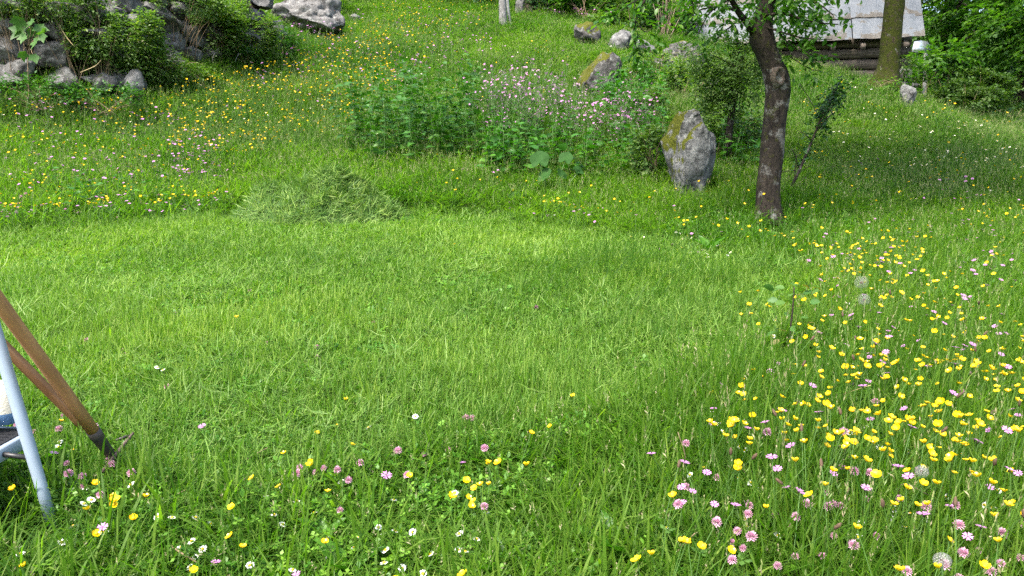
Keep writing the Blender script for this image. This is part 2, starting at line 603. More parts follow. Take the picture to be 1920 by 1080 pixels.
def box(c, s, bev=0.0):
    c = np.asarray(c, float)
    x, y, z = np.asarray(s, float) / 2
    V = [(sx * x, sy * y, sz * z) for sz in (-1, 1) for sy in (-1, 1) for sx in (-1, 1)]
    Fs = [(0, 2, 3, 1), (4, 5, 7, 6), (0, 1, 5, 4), (2, 6, 7, 3), (0, 4, 6, 2), (1, 3, 7, 5)]
    return np.array(V) + c, Fs


def frames(dirs, rg, up=None):
    """rotation matrices whose Y axis follows dirs and Z axis leans to 'up' with random roll"""
    d = dirs / (np.linalg.norm(dirs, axis=1)[:, None] + 1e-9)
    upv = np.tile(np.array([0, 0, 1.0]), (len(d), 1)) if up is None else up
    upv = upv + rg.normal(0, .35, d.shape)
    x = np.cross(d, upv)
    x /= np.linalg.norm(x, axis=1)[:, None] + 1e-9
    z = np.cross(x, d)
    return np.stack([x, d, z], -1)


def replicate(bvts, bf, Rm, P, S, bv):
    """many copies of one small mesh as arrays"""
    n, k = len(P), len(bvts)
    V = np.einsum('nij,kj->nki', Rm * np.asarray(S).reshape(-1, 1, 1), bvts) + P[:, None, :]
    Fs = (np.asarray(bf)[None] + (np.arange(n) * k)[:, None, None]).reshape(-1, np.asarray(bf).shape[1])
    return V.reshape(-1, 3), Fs, np.repeat(bv, k)


# a leaf along +Y from the origin, unit length, folded on its midrib
LEAF_V = np.array([(0, 0, 0), (-.20, .22, .05), (0, .28, 0), (.20, .22, .05), (-.25, .52, .055), (0, .55, -.01), (.25, .52, .055), (0, 1.0, -.10), (-.13, .82, .0), (.13, .82, .0)])
LEAF_F = [(0, 2, 1), (0, 3, 2), (1, 2, 5), (1, 5, 4), (2, 3, 6), (2, 6, 5), (4, 5, 8), (5, 6, 9), (5, 7, 8), (5, 9, 7)]
SMALL_V = np.array([(0, 0, 0), (-.30, .45, .08), (0, .5, 0), (.30, .45, .08), (0, 1, -.06)])
SMALL_F = [(0, 2, 1), (0, 3, 2), (1, 2, 4), (2, 3, 4)]
NET_V = np.array([(0, 0, 0), (-.30, .2, .05), (0, .22, 0), (.30, .2, .05), (-.2, .6, .03), (0, .6, -.03), (.2, .6, .03), (0, 1, -.18)])
NET_F = [(0, 2, 1), (0, 3, 2), (1, 2, 5), (1, 5, 4), (2, 3, 6), (2, 6, 5), (4, 5, 7), (5, 6, 7)]


def leaf_cloud(twig_o, twig_d, twig_len, k, size, rg, base=(LEAF_V, LEAF_F), droop=0.25, spread=0.9, sizevar=.3):
    """leaves set alternately along straight twigs; returns V,F,bv"""
    n = len(twig_o)
    d = twig_d / (np.linalg.norm(twig_d, axis=1)[:, None] + 1e-9)
    s = (np.arange(k)[None] + rg.uniform(0, .8, (n, k))) / k
    L = np.broadcast_to(np.asarray(twig_len, float), (n,))
    P = twig_o[:, None] + d[:, None] * (s * L[:, None])[..., None]
    P[..., 2] -= droop * (s ** 2) * L[:, None]
    side = np.cross(d, np.array([0, 0, 1.0]))
    side /= np.linalg.norm(side, axis=1)[:, None] + 1e-9
    sg = np.where(np.arange(k) % 2 == 0, 1, -1)[None, :, None]
    ld = d[:, None] * .7 + side[:, None] * sg * spread + rg.normal(0, .35, (n, k, 3))
    ld[..., 2] -= droop
    P = P.reshape(-1, 3)
    ld = ld.reshape(-1, 3)
    Rm = frames(ld, rg)
    S = size * (1 + rg.uniform(-sizevar, sizevar, len(P)))
    bv = np.clip(rg.normal(.5, .25, len(P)), 0, 1)
    return P, Rm, S, bv


def cloud_mesh(name, P, Rm, S, bv, mat, base=(LEAF_V, LEAF_F), origin=(0, 0, 0)):
    V, Fs, a = replicate(base[0], base[1], Rm, P - np.asarray(origin), S, bv)
    return raw_mesh(name, V, Fs, [mat], bv=a)


# ------------------------------------------------------------------ geometry-node scatter
def scatter(name, P, rot, scl, tint, sources, idx=None, parent=None):
    """one object: copies of unlinked source meshes on the given points"""
    n = len(P)
    me = bpy.data.meshes.new(name)
    me.vertices.add(n)
    me.vertices.foreach_set("co", np.asarray(P, np.float32).ravel())
    a = me.attributes.new("rot", 'FLOAT_VECTOR', 'POINT'); a.data.foreach_set("vector", np.asarray(rot, np.float32).ravel())
    scl = np.asarray(scl, np.float32)
    if scl.ndim == 1:
        scl = np.repeat(scl[:, None], 3, 1)
    a = me.attributes.new("scl", 'FLOAT_VECTOR', 'POINT'); a.data.foreach_set("vector", scl.ravel())
    a = me.attributes.new("tint", 'FLOAT', 'POINT'); a.data.foreach_set("value", np.asarray(tint, np.float32))
    if idx is None:
        idx = rng.integers(0, len(sources), n)
    a = me.attributes.new("idx", 'INT', 'POINT'); a.data.foreach_set("value", np.asarray(idx, np.int32))
    o = link(name, me, parent)
    ng = bpy.data.node_groups.new(name, 'GeometryNodeTree')
    ng.interface.new_socket("Geometry", in_out='INPUT', socket_type='NodeSocketGeometry')
    ng.interface.new_socket("Geometry", in_out='OUTPUT', socket_type='NodeSocketGeometry')
    gi = ng.nodes.new('NodeGroupInput')
    go = ng.nodes.new('NodeGroupOutput')
    j = ng.nodes.new('GeometryNodeJoinGeometry')
    for s in sources:
        oi = ng.nodes.new('GeometryNodeObjectInfo')
        oi.inputs['Object'].default_value = s
        oi.inputs['As Instance'].default_value = True
        ng.links.new(oi.outputs['Geometry'], j.inputs[0])
    ip = ng.nodes.new('GeometryNodeInstanceOnPoints')
    ip.inputs['Pick Instance'].default_value = True

    def attr(nm, dt):
        q = ng.nodes.new('GeometryNodeInputNamedAttribute')
        q.data_type = dt
        q.inputs['Name'].default_value = nm
        return [s for s in q.outputs if s.enabled][0]
    ng.links.new(gi.outputs[0], ip.inputs['Points'])
    ng.links.new(j.outputs[0], ip.inputs['Instance'])
    ng.links.new(attr("rot", 'FLOAT_VECTOR'), ip.inputs['Rotation'])
    ng.links.new(attr("scl", 'FLOAT_VECTOR'), ip.inputs['Scale'])
    ng.links.new(attr("idx", 'INT'), ip.inputs['Instance Index'])
    ng.links.new(ip.outputs[0], go.inputs[0])
    md = o.modifiers.new("scatter", 'NODES')
    md.node_group = ng
    return o


def source(name, me):
    return bpy.data.objects.new(name, me)       # never linked to the scene


def tuft_mesh(seed, n, radius, h, wd, lean=.35, bend=.5, culms=0, hvar=.35, mats=None, lying=False):
    rg = np.random.default_rng(seed)
    V, Fs, bvs, mi = [], [], [], []
    nv = 0
    for i in range(n):
        r = radius * math.sqrt(rg.uniform())
        a = rg.uniform(0, 2 * math.pi)
        p0 = np.array([r * math.cos(a), r * math.sin(a), -0.01])
        hh = h * (1 + rg.uniform(-hvar, hvar))
        az = rg.uniform(0, 2 * math.pi)
        out = np.array([math.cos(az), math.sin(az), 0])
        ln = abs(rg.normal(0, lean))
        bd = abs(rg.normal(0, bend))
        sidev = np.array([-out[1], out[0], 0])
        tw = rg.uniform(-.6, .6)
        sidev = sidev * math.cos(tw) + out * math.sin(tw)
        ww = wd * rg.uniform(.6, 1.3)
        b = rg.beta(2, 2.4)
        for k, tt in enumerate((0, .4, .75, 1.0)):
            ang = ln + bd * tt
            if lying:
                ang = 1.35 + .25 * math.sin(5 * tt + b)
            pos = p0 + out * hh * math.sin(ang) * tt + np.array([0, 0, hh * math.cos(ang) * tt * (1 if not lying else .6) + (0.012 if lying else 0)])
            wk = ww * (1, .95, .6, 0)[k] / 2
            if k < 3:
                V += [pos - sidev * wk, pos + sidev * wk]
                bvs += [b, b]
            else:
                V.append(pos)
                bvs.append(b)
        Fs += [(nv, nv + 1, nv + 3, nv + 2), (nv + 2, nv + 3, nv + 5, nv + 4), (nv + 4, nv + 5, nv + 6)]
        mi += [0, 0, 0]
        nv += 7
    for i in range(culms):
        a = rg.uniform(0, 2 * math.pi)
        p0 = np.array([radius * .7 * math.cos(a), radius * .7 * math.sin(a), 0])
        az = rg.uniform(0, 2 * math.pi)
        out = np.array([math.cos(az), math.sin(az), 0]) * rg.uniform(.02, .22)
        hh = h * rg.uniform(1.05, 1.45)
        pts = [p0 + out * hh * t * t + np.array([0, 0, hh * t]) for t in (0, .4, .8)]
        pts = np.array(pts)
        tv, tf = tube(pts, [.0011, .0009, .0007], 3, cap=False)
        V += list(tv); bvs += [.7] * len(tv)
        Fs += [tuple(i + nv for i in f) for f in tf]; mi += [0] * len(tf)
        nv += len(tv)
        top = pts[-1]
        dirv = (pts[-1] - pts[-2]); dirv /= np.linalg.norm(dirv)
        for q in range(9):
            c = top + dirv * hh * .2 * q / 9
            sp = rg.normal(0, 1, 3) * .006 * (1.2 - q / 9)
            e = c + dirv * .014 + sp
            s = np.cross(dirv, rg.normal(0, 1, 3)); s = s / np.linalg.norm(s) * .0022
            V += [c, (c + e) / 2 + s, e, (c + e) / 2 - s]; bvs += [rg.uniform()] * 4
            Fs.append((nv, nv + 1, nv + 2, nv + 3)); mi.append(1)
            nv += 4
    return raw_mesh("tuft", np.array(V), Fs, mats, mi, np.array(bvs))


# ================================================================== SETTING: the ground
def ground_mat():
    m, t, out = new_mat("soil_and_thatch")
    p = N(t, "ShaderNodeBsdfPrincipled")
    p.inputs["Roughness"].default_value = .95
    p.inputs["Specular IOR Level"].default_value = .1
    tc = N(t, "ShaderNodeTexCoord")
    n1 = N(t, "ShaderNodeTexNoise"); n1.inputs["Scale"].default_value = 40; n1.inputs["Detail"].default_value = 8
    n2 = N(t, "ShaderNodeTexNoise"); n2.inputs["Scale"].default_value = 1.3; n2.inputs["Detail"].default_value = 4
    t.links.new(tc.outputs["Object"], n1.inputs["Vector"])
    t.links.new(tc.outputs["Object"], n2.inputs["Vector"])
    r = ramp(t, [(0.3, G(.018, .032, .008)), (0.5, G(.035, .075, .012)), (0.75, G(.075, .12, .025))])
    t.links.new(n1.outputs[0], r.inputs[0])
    t.links.new(r.outputs[0], p.inputs["Base Color"])
    b = N(t, "ShaderNodeBump"); b.inputs["Strength"].default_value = .8; b.inputs["Distance"].default_value = .03
    t.links.new(n1.outputs[0], b.inputs["Height"]); t.links.new(b.outputs[0], p.inputs["Normal"])
    t.links.new(p.outputs[0], out.inputs[0])
    return m


xs = np.concatenate([np.linspace(-120, -16, 22)[:-1], np.linspace(-16, 18, 150), np.linspace(18, 120, 22)[1:]])
ys = np.concatenate([np.linspace(-60, 0, 12)[:-1], np.linspace(0, 26, 150), np.linspace(26, 130, 30)[1:]])
XX, YY = np.meshgrid(xs, ys)


def far_height(x, y):
    xc = np.clip(x, -28, 28); yc = np.clip(y, -6, 34)
    z = height(xc, yc)
    return z + np.clip(y - 34, 0, None) * .22 + np.clip(-28 - x, 0, None) * .05 - np.clip(x - 28, 0, None) * .03


ZZ = far_height(XX, YY)
nx, ny = len(xs), len(ys)
ii = (np.arange(ny - 1)[:, None] * nx + np.arange(nx - 1)[None]).ravel()
gf = np.stack([ii, ii + 1, ii + nx + 1, ii + nx], 1)
ground = link("ground", raw_mesh("ground", np.stack([XX, YY, ZZ], -1).reshape(-1, 3), gf, [ground_mat()], smooth=True))
tag(ground, kind="structure")

# ------------------------------------------------------------------ the mown patch as a polygon on the ground
LAWN_PX = [(-250, 470), (0, 440), (200, 428), (420, 408), (560, 402), (720, 398), (930, 408), (1100, 440), (1250, 465), (1390, 485), (1475, 505),
           (1470, 560), (1430, 630), (1340, 690), (1230, 740), (1080, 775), (900, 800), (720, 850), (520, 880), (330, 900), (200, 880), (60, 760), (-100, 700), (-300, 700)]
lp = ground_hit([p[0] for p in LAWN_PX], [p[1] for p in LAWN_PX])[0][:, :2]


def poly_sd(P, poly):
    """signed distance to a polygon, negative inside"""
    x, y = P[:, 0], P[:, 1]
    d = np.full(len(P), 1e9)
    ins = np.zeros(len(P), bool)
    n = len(poly)
    for i in range(n):
        a, b = poly[i], poly[(i + 1) % n]
        ab = b - a
        t = np.clip(((x - a[0]) * ab[0] + (y - a[1]) * ab[1]) / (ab @ ab + 1e-12), 0, 1)
        d = np.minimum(d, np.hypot(x - a[0] - t * ab[0], y - a[1] - t * ab[1]))
        c = ((a[1] > y) != (b[1] > y)) & (x < (b[0] - a[0]) * (y - a[1]) / (b[1] - a[1] + 1e-12) + a[0])
        ins ^= c
    return np.where(ins, -d, d)


def wob(P, s, ph=0.0):
    x, y = P[:, 0] * s, P[:, 1] * s
    return (np.sin(x * 1.7 + 2.1 * np.sin(y * 1.3 + ph)) + np.sin(y * 2.3 + 1.7 * np.sin(x * 1.1 + ph * 2)) + .6 * np.sin(3.7 * x - 2.9 * y + ph)) / 2.6


EXCL = []          # (x, y, r): no grass inside (rocks, heap)


def free(P):
    m = np.ones(len(P), bool)
    for x, y, r in EXCL:
        m &= (P[:, 0] - x) ** 2 + (P[:, 1] - y) ** 2 > r * r
    return m


def sample_ground(n, y0, y1, dens, spread=0.86, xmin=-16, xmax=18):
    """random points in the fan the camera looks over (with margin), thinned by dens(P) in [0,1]"""
    y = np.sqrt(rng.uniform(y0 * y0, y1 * y1, n))
    x = rng.uniform(-1, 1, n) * (spread * y + .35)
    P = np.stack([x, y], 1)
    k = rng.uniform(0, 1, n) < dens(P)
    k &= (x > xmin) & (x < xmax)
    return P[k]


def to3(P, dz=0.0):
    return np.c_[P, height(P[:, 0], P[:, 1]) + dz]


def rot_for(P, tilt=.15):
    """upright with a random turn, leaning a little"""
    n = len(P)
    return np.c_[rng.normal(0, tilt, n), rng.normal(0, tilt, n), rng.uniform(0, 2 * math.pi, n)]


# ================================================================== ROCKS
def sphere_dirs(sub):
    import bmesh
    bm = bmesh.new()
    bmesh.ops.create_icosphere(bm, subdivisions=sub, radius=1)
    V = np.array([v.co[:] for v in bm.verts])
    Fs = np.array([[v.index for v in f.verts] for f in bm.faces])
    bm.free()
    return V, Fs


ICO = {s: sphere_dirs(s) for s in (2, 3, 4, 5)}


def rock_mesh(name, seed, dims, sub=4, mat=None, nf=9, rough=.14, flat=(.55, .9), mossdir=None, mossgain=0.0, lean=0.0, taper=0.0, outline=None):
    V, Fs = ICO[sub]
    rg = np.random.default_rng(seed)
    V = V.copy()
    if outline:                                    # a blocky stone cut to a front outline (x, z in -1..1, clockwise)
        V = np.sign(V) * np.abs(V) ** .48 * 1.12
        for (ax, az), (bx, bz) in zip(outline, outline[1:] + outline[:1]):
            n = np.array([az - bz, 0, bx - ax]) * -1.0
            n = n / np.linalg.norm(n)
            if n @ [ax, 0, az] < 0:
                n = -n
            n = n + [0, rg.uniform(-.35, .1), 0]; n /= np.linalg.norm(n)
            d = n @ [ax, 0, az]
            V -= np.clip(V @ n - d, 0, None)[:, None] * n
    for _ in range(nf):
        n = rg.normal(0, 1, 3)
        n /= np.linalg.norm(n)
        d = rg.uniform(*flat)
        V -= np.clip(V @ n - d, 0, None)[:, None] * n
    off = Vector(rg.uniform(-50, 50, 3))
    disp = np.array([mnoise.fractal(Vector(p) * 1.6 + off, .9, 2.1, 5) for p in V])
    rid = np.array([abs(mnoise.noise(Vector(p) * 2.6 + off * 2)) for p in V])
    dirs = V / (np.linalg.norm(V, axis=1)[:, None] + 1e-9)
    V = V + dirs * (disp * rough - np.clip(.07 - rid, 0, 1) * rough * 5)[:, None]
    V = (V - (V.max(0) + V.min(0)) / 2) / ((V.max(0) - V.min(0)) / 2)      # fill the box exactly
    V[:, :2] *= (1 - taper * V[:, 2:3])
    V[:, 0] += lean * V[:, 2]
    V[:, 0] = (V[:, 0] - (V[:, 0].max() + V[:, 0].min()) / 2) / ((V[:, 0].max() - V[:, 0].min()) / 2)
    V = V * (np.asarray(dims) / 2)
    tri = V[Fs]
    fn = np.cross(tri[:, 1] - tri[:, 0], tri[:, 2] - tri[:, 0])
    vn = np.zeros_like(V)
    for k in range(3):
        np.add.at(vn, Fs[:, k], fn)
    vn /= np.linalg.norm(vn, axis=1)[:, None] + 1e-9
    mv = np.array(mossdir or (0, 0, 1.0)); mv = mv / np.linalg.norm(mv)
    moss = np.clip((vn @ mv) * mossgain, -1, .55) if mossgain else np.full(len(V), -1.0)
    return raw_mesh(name, V, Fs, [mat], extra={"moss": moss})


M['rock'] = rock_mat("grey_limestone", base=(.145, .145, .142), dark=(.030, .030, .028), lichen=(.24, .24, .23), moss=1)
M['rockpale'] = rock_mat("pale_limestone", base=(.155, .15, .142), dark=(.045, .042, .038), lichen=(.24, .24, .225), moss=1, mosscol=(.09, .11, .02))
M['rockmoss'] = rock_mat("mossy_stone", base=(.09, .087, .083), dark=(.025, .023, .021), lichen=(.19, .19, .18), moss=1, mosscol=(.085, .092, .007), scale=8)
M['wallstone'] = rock_mat("wall_stone", base=(.125, .122, .115), dark=(.034, .032, .029), lichen=(.20, .20, .19), moss=1, mosscol=(.06, .08, .02), scale=7)


def boulder(name, px, seed, mat, label, cat="boulder", depth=.8, bury=.22, Y=None, parent=None, **kw):
    u0, v0, u1, v1 = px
    g = gp((u0 + u1) / 2, v1) if Y is None else unp((u0 + u1) / 2, v1, Y)
    D = g[1]
    g = g + [0, 0, .13 if Y is None else 0]
    W, H = (u1 - u0) / F * D * 1.0, (v1 - v0) / F * D
    H2 = H * (1 + bury)
    c = g + np.array([0, W * depth * .35, H - H2 / 2])
    o = link(name, rock_mesh(name, seed, (W, W * depth, H2), mat=mat, **kw), loc=c)
    tag(o, label, cat)
    EXCL.append((c[0], c[1] - W * depth * .15, W * .56))
    return o, c, (W, W * depth, H2)


boulder("boulder", (1246, 207, 1348, 348), 21, M['rock'], "tall grey boulder with a mossy left shoulder beside the leaning tree trunk", depth=.75, sub=5,
        nf=14, rough=.20, mossdir=(-.75, .0, .75), mossgain=.68, flat=(.78, 1.15), outline=[(-.44, 1), (.1, 1), (.9, .3), (1, -.2), (.55, -1), (-.5, -1), (-1, .1)])
boulder("boulder", (1084, 97, 1166, 168), 5, M['rockmoss'], "pointed stone with golden moss down its left side above the pink flowers", depth=.8, sub=5, nf=5, mossdir=(-.7, -.15, .7), mossgain=.85, rough=.17, flat=(.85, 1.1), outline=[(.35, 1), (.9, .8), (1, .2), (.7, -1), (-.6, -1), (-1, -.5), (-.3, .5)])
boulder("boulder", (1078, 40, 1128, 78), 9, M['rockmoss'], "small squat mossy boulder standing highest in the middle of the meadow", sub=4, mossdir=(.1, -.3, .9), mossgain=.6, rough=.18)
boulder("boulder", (1143, 57, 1186, 90), 11, M['rock'], "small pale rock behind the drooping leafy branch", sub=4)
boulder("boulder", (1188, 74, 1230, 98), 13, M['rock'], "low flat wedge of grey rock right of the drooping branch", sub=4, lean=-.4)
boulder("boulder", (1234, 78, 1335, 124), 15, M['rockmoss'], "dark mossy rock shelf in front of the barn's left end", sub=5, mossdir=(0, 0, 1), mossgain=.55, rough=.2)
boulder("boulder", (1326, 150, 1364, 178), 17, M['rock'], "little grey rock half hidden in the shrub behind the leaning tree", sub=4)
boulder("boulder", (500, -14, 640, 58), 23, M['rockpale'], "long pale limestone outcrop at the right end of the stone wall", cat="rock outcrop", depth=.7, sub=5, nf=12, rough=.2, mossdir=(0, 0, 1), mossgain=.25)
boulder("boulder", (1675, 146, 1712, 172), 27, M['rock'], "flat tilted slab of stone at the mossy trunk's foot", sub=4, lean=.5)
boulder("boulder", (1690, 160, 1718, 196), 29, M['rock'], "rounded grey stone in the bank below the barn corner", sub=4)
boulder("boulder", (654, 27, 676, 40), 31, M['rockpale'], "small white stone alone in the grass right of the outcrop", cat="stone", sub=3)
boulder("boulder", (222, -8, 252, 12), 33, M['rockpale'], "white stone on top of the overgrown wall", cat="stone", sub=3, Y=11.4)
boulder("boulder", (222, 132, 268, 176), 35, M['rock'], "smooth grey rock fallen at the foot of the overgrown wall", cat="rock", sub=4, mossgain=.3)
boulder("boulder", (168, 138, 214, 168), 37, M['wallstone'], "dark angular rock half buried left of the smooth grey one", cat="rock", sub=4, mossgain=.4)
boulder("boulder", (2, 112, 62, 146), 39, M['wallstone'], "flat topped boulder in the grass below the wall's left end", cat="rock", sub=4, mossgain=.35)
boulder("boulder", (966, -6, 990, 24), 41, M['wallstone'], "brown rock between the grey post and the dark trunk", cat="rock", sub=4)

# ------------------------------------------------------------------ dry stone wall with every stone a part
wb = [(-90, 140), (0, 140), (120, 146), (215, 150), (290, 118), (360, 106), (440, 100), (515, 92)]
base = np.array([gp(*p) for p in wb])
base = bez(base, 60)
seglen = np.r_[0, np.cumsum(np.linalg.norm(np.diff(base, axis=0), axis=1))]
wl = seglen[-1]
wo = base[30]
wall = thing("dry_stone_wall", wo, "old dry stone retaining wall overgrown with brambles at the top left of the meadow", "stone wall")
stone_meshes = [rock_mesh("stone", 100 + i, (.56, .44, .36), sub=4, mat=M['wallstone'], nf=16, rough=.16, flat=(.45, .8), mossgain=.3) for i in range(8)]
mb = MB()
nb = []
for i, p in enumerate(base):
    tdir = base[min(i + 1, 59)] - base[max(i - 1, 0)]
    nrm = np.array([-tdir[1], tdir[0], 0]); nrm /= np.linalg.norm(nrm)
    if nrm[1] < 0:
        nrm = -nrm
    nb.append(nrm)
nb = np.array(nb)
core = np.concatenate([base + nb * .22 - [0, 0, .3], base + nb * .30 + [0, 0, .98], base + nb * .9 + [0, 0, 1.02]]) - wo
cf = [(i, i + 1, 61 + i, 60 + i) for i in range(59)] + [(60 + i, 61 + i, 121 + i, 120 + i) for i in range(59)]
mb.add(core, cf)
link("earth_fill", mb.mesh("earth_fill", [flat_mat("dark_earth", (.05, .045, .03), rough=1, var=.5, scale=12, bump=.5)]), wall)
for course in range(4):
    s = rng.uniform(0, .3)
    zc = .10 + course * .29
    while s < wl:
        wdt = rng.uniform(.36, .78)
        k = np.searchsorted(seglen, min(s + wdt / 2, wl - 1e-3)) - 1
        fr = (s + wdt / 2 - seglen[k]) / (seglen[k + 1] - seglen[k] + 1e-9)
        p = base[k] * (1 - fr) + base[k + 1] * fr
        st = link("stone", stone_meshes[rng.integers(6)], wall)
        st.location = p + nb[k] * (.10 + .06 * course + rng.uniform(-.05, .05)) + np.array([0, 0, zc + rng.uniform(-.03, .03)]) - wo
        ang = math.atan2(nb[k][1], nb[k][0]) - math.pi / 2
        st.rotation_euler = (rng.normal(0, .15), rng.normal(0, .15), ang + rng.choice([0, math.pi]) + rng.normal(0, .15))
        st.scale = (wdt / .56 * 1.04, rng.uniform(.8, 1.3), rng.uniform(.8, 1.25))
        s += wdt

# ================================================================== BARN
bA, bB = unp(1280, 84, 18.3), unp(1735, 68, 17.0)
bB[2] = bA[2] = (bA[2] + bB[2]) / 2
ex = bB - bA; elen = np.linalg.norm(ex); ex /= elen
eb = np.array([-ex[1], ex[0], 0])                       # away from the viewer
PIT = R(54)
up = eb * math.cos(PIT) + np.array([0, 0, math.sin(PIT)])
nrm_roof = np.cross(ex, up)
barn = thing("barn", (bA + bB) / 2 * [1, 1, 0] + [0, 0, gz(*((bA + bB) / 2)[:2])], "old log barn with a steep stained metal sheet roof behind the mossy tree", "barn")
bo = np.array(barn.location)


def roof_mat():
    m, t, out = new_mat("weathered_sheet_metal")
    p = N(t, "ShaderNodeBsdfPrincipled")
    p.inputs["Roughness"].default_value = .55
    p.inputs["Specular IOR Level"].default_value = .4
    tc = N(t, "ShaderNodeTexCoord"); oi = N(t, "ShaderNodeObjectInfo")
    ad = N(t, "ShaderNodeVectorMath", operation='ADD'); sc = N(t, "ShaderNodeVectorMath", operation='SCALE')
    sc.inputs[3].default_value = 9
    t.links.new(oi.outputs["Random"], sc.inputs[0]); t.links.new(tc.outputs["Object"], ad.inputs[0]); t.links.new(sc.outputs[0], ad.inputs[1])
    n1 = N(t, "ShaderNodeTexNoise"); n1.inputs["Scale"].default_value = 4.5; n1.inputs["Detail"].default_value = 8; n1.inputs["Roughness"].default_value = .65
    n2 = N(t, "ShaderNodeTexNoise"); n2.inputs["Scale"].default_value = 22; n2.inputs["Detail"].default_value = 5
    t.links.new(ad.outputs[0], n1.inputs["Vector"]); t.links.new(ad.outputs[0], n2.inputs["Vector"])
    at = N(t, "ShaderNodeAttribute", attribute_name="bv")
    s = N(t, "ShaderNodeMath", operation='MULTIPLY_ADD')
    s.inputs[1].default_value = .24
    t.links.new(at.outputs["Fac"], s.inputs[0]); t.links.new(n1.outputs[0], s.inputs[2])
    r = ramp(t, [(.40, G(.088, .100, .114)), (.60, G(.118, .131, .146)), (.645, G(.090, .082, .068)), (.76, G(.07, .06, .045))])
    t.links.new(s.outputs[0], r.inputs[0])
    g = N(t, "ShaderNodeMix", data_type='RGBA', blend_type='MULTIPLY'); g.inputs[0].default_value = .5
    r2 = ramp(t, [(.3, (.55, .55, .55)), (.5, (1, 1, 1))])
    t.links.new(n2.outputs[0], r2.inputs[0]); t.links.new(r.outputs[0], g.inputs[6]); t.links.new(r2.outputs[0], g.inputs[7])
    t.links.new(g.outputs[2], p.inputs["Base Color"])
    b = N(t, "ShaderNodeBump"); b.inputs["Strength"].default_value = .35; b.inputs["Distance"].default_value = .03
    t.links.new(n1.outputs[0], b.inputs["Height"]); t.links.new(b.outputs[0], p.inputs["Normal"])
    t.links.new(p.outputs[0], out.inputs[0])
    return m


M['roof'] = roof_mat()
M['log'] = flat_mat("weathered_log", (.14, .115, .09), rough=.9, col2=(.045, .036, .028), scale=9, bump=.6, stretch=(.25, 1, 4))
M['logmoss'] = flat_mat("mossy_log", (.11, .10, .07), rough=.95, col2=(.035, .045, .012), scale=14, bump=.6)
# roof sheets, laid in overlapping courses
ncol, nrow = 7, 6
sw, sh = elen / ncol, .62
for r_ in range(nrow):
    for c_ in range(ncol):
        nxs, nys = 13, 7
        V, bvv = [], []
        jx, jz, jr = rng.normal(0, .015), rng.normal(0, .006), rng.normal(0, .012)
        for j in range(nys):
            for i in range(nxs):
                a = (c_ + i / (nxs - 1) * 1.03 - .015) * sw + jx
                h_ = (r_ + j / (nys - 1) * 1.10) * sh - .02 + jr * (i / (nxs - 1) - .5)
                if j == 0 and r_ == 0:
                    h_ -= .022 * abs(math.sin(a * 2.3 + 1)) * rng.uniform(.6, 1)
                z = .004 * math.sin(i * 1.1 + c_) + .02 * (1 - j / (nys - 1)) + .004 * ((c_) % 2) + jz + rng.normal(0, .004)
                V.append(bA + ex * a + up * h_ + nrm_roof * z - bo)
                bvv.append(max(0, 1 - j / 2.6) * (.6 + .7 * rng.uniform()))
        Fs = [(j * nxs + i, j * nxs + i + 1, (j + 1) * nxs + i + 1, (j + 1) * nxs + i) for j in range(nys - 1) for i in range(nxs - 1)]
        link("roof_sheet", raw_mesh("roof_sheet", np.array(V), Fs, [M['roof']], bv=np.array(bvv)), barn)
# rear slope and gables close the volume
ridge = up * sh * nrow
mb = MB()
q = [bA + ridge, bB + ridge, bB + ridge + eb * 2.2 - [0, 0, 3.0], bA + ridge + eb * 2.2 - [0, 0, 3.0]]
mb.add(np.array(q) - bo, [(0, 1, 2, 3)])
link("rear_roof", mb.mesh("rear_roof", [M['roof']]), barn)
setb = .45
wz0 = gz(*(bA + eb * .5)[:2]) - .5
for end in (bA + ex * .35, bB - ex * .30):
    a0 = end + eb * setb; a1 = end + ridge + [0, 0, -.06]; a2 = end + eb * (2 * (ridge @ eb) - setb)
    for qd in ([a0 * [1, 1, 0] + [0, 0, wz0], a0, a1, a2, a2 * [1, 1, 0] + [0, 0, wz0]],):
        qd = np.array(qd)
        th = ex * (.10 if end[0] < bB[0] - 1 else -.10)
        V = np.concatenate([qd, qd + th]) - bo
        Fs = [(0, 1, 2, 3, 4), (9, 8, 7, 6, 5)] + [(i, (i + 1) % 5, (i + 1) % 5 + 5, i + 5) for i in range(5)]
        link("gable", raw_mesh("gable", V, Fs, [M['log']]), barn)
# log courses of the front wall
Lw = elen - .65
lang = math.atan2(ex[1], ex[0])
wall0 = bA + ex * .35 + eb * setb
ztop = bA[2] - .02
for k in range(6):
    z = ztop - .02 - k * .235
    pts = np.array([wall0 + ex * t_ for t_ in np.linspace(-.08, Lw + .12, 14)])
    pts[:, 2] = z + np.array([mnoise.noise(Vector((i * .4, k * 3.1, 0))) * .02 for i in range(14)])
    mid = pts.mean(0)
    Vt, Ft = tube(pts - bo, .118, 9, jitter=.05, seed=k)
    link("log", raw_mesh("log", Vt, Ft, [M['log'] if k < 4 else M['logmoss']]), barn)
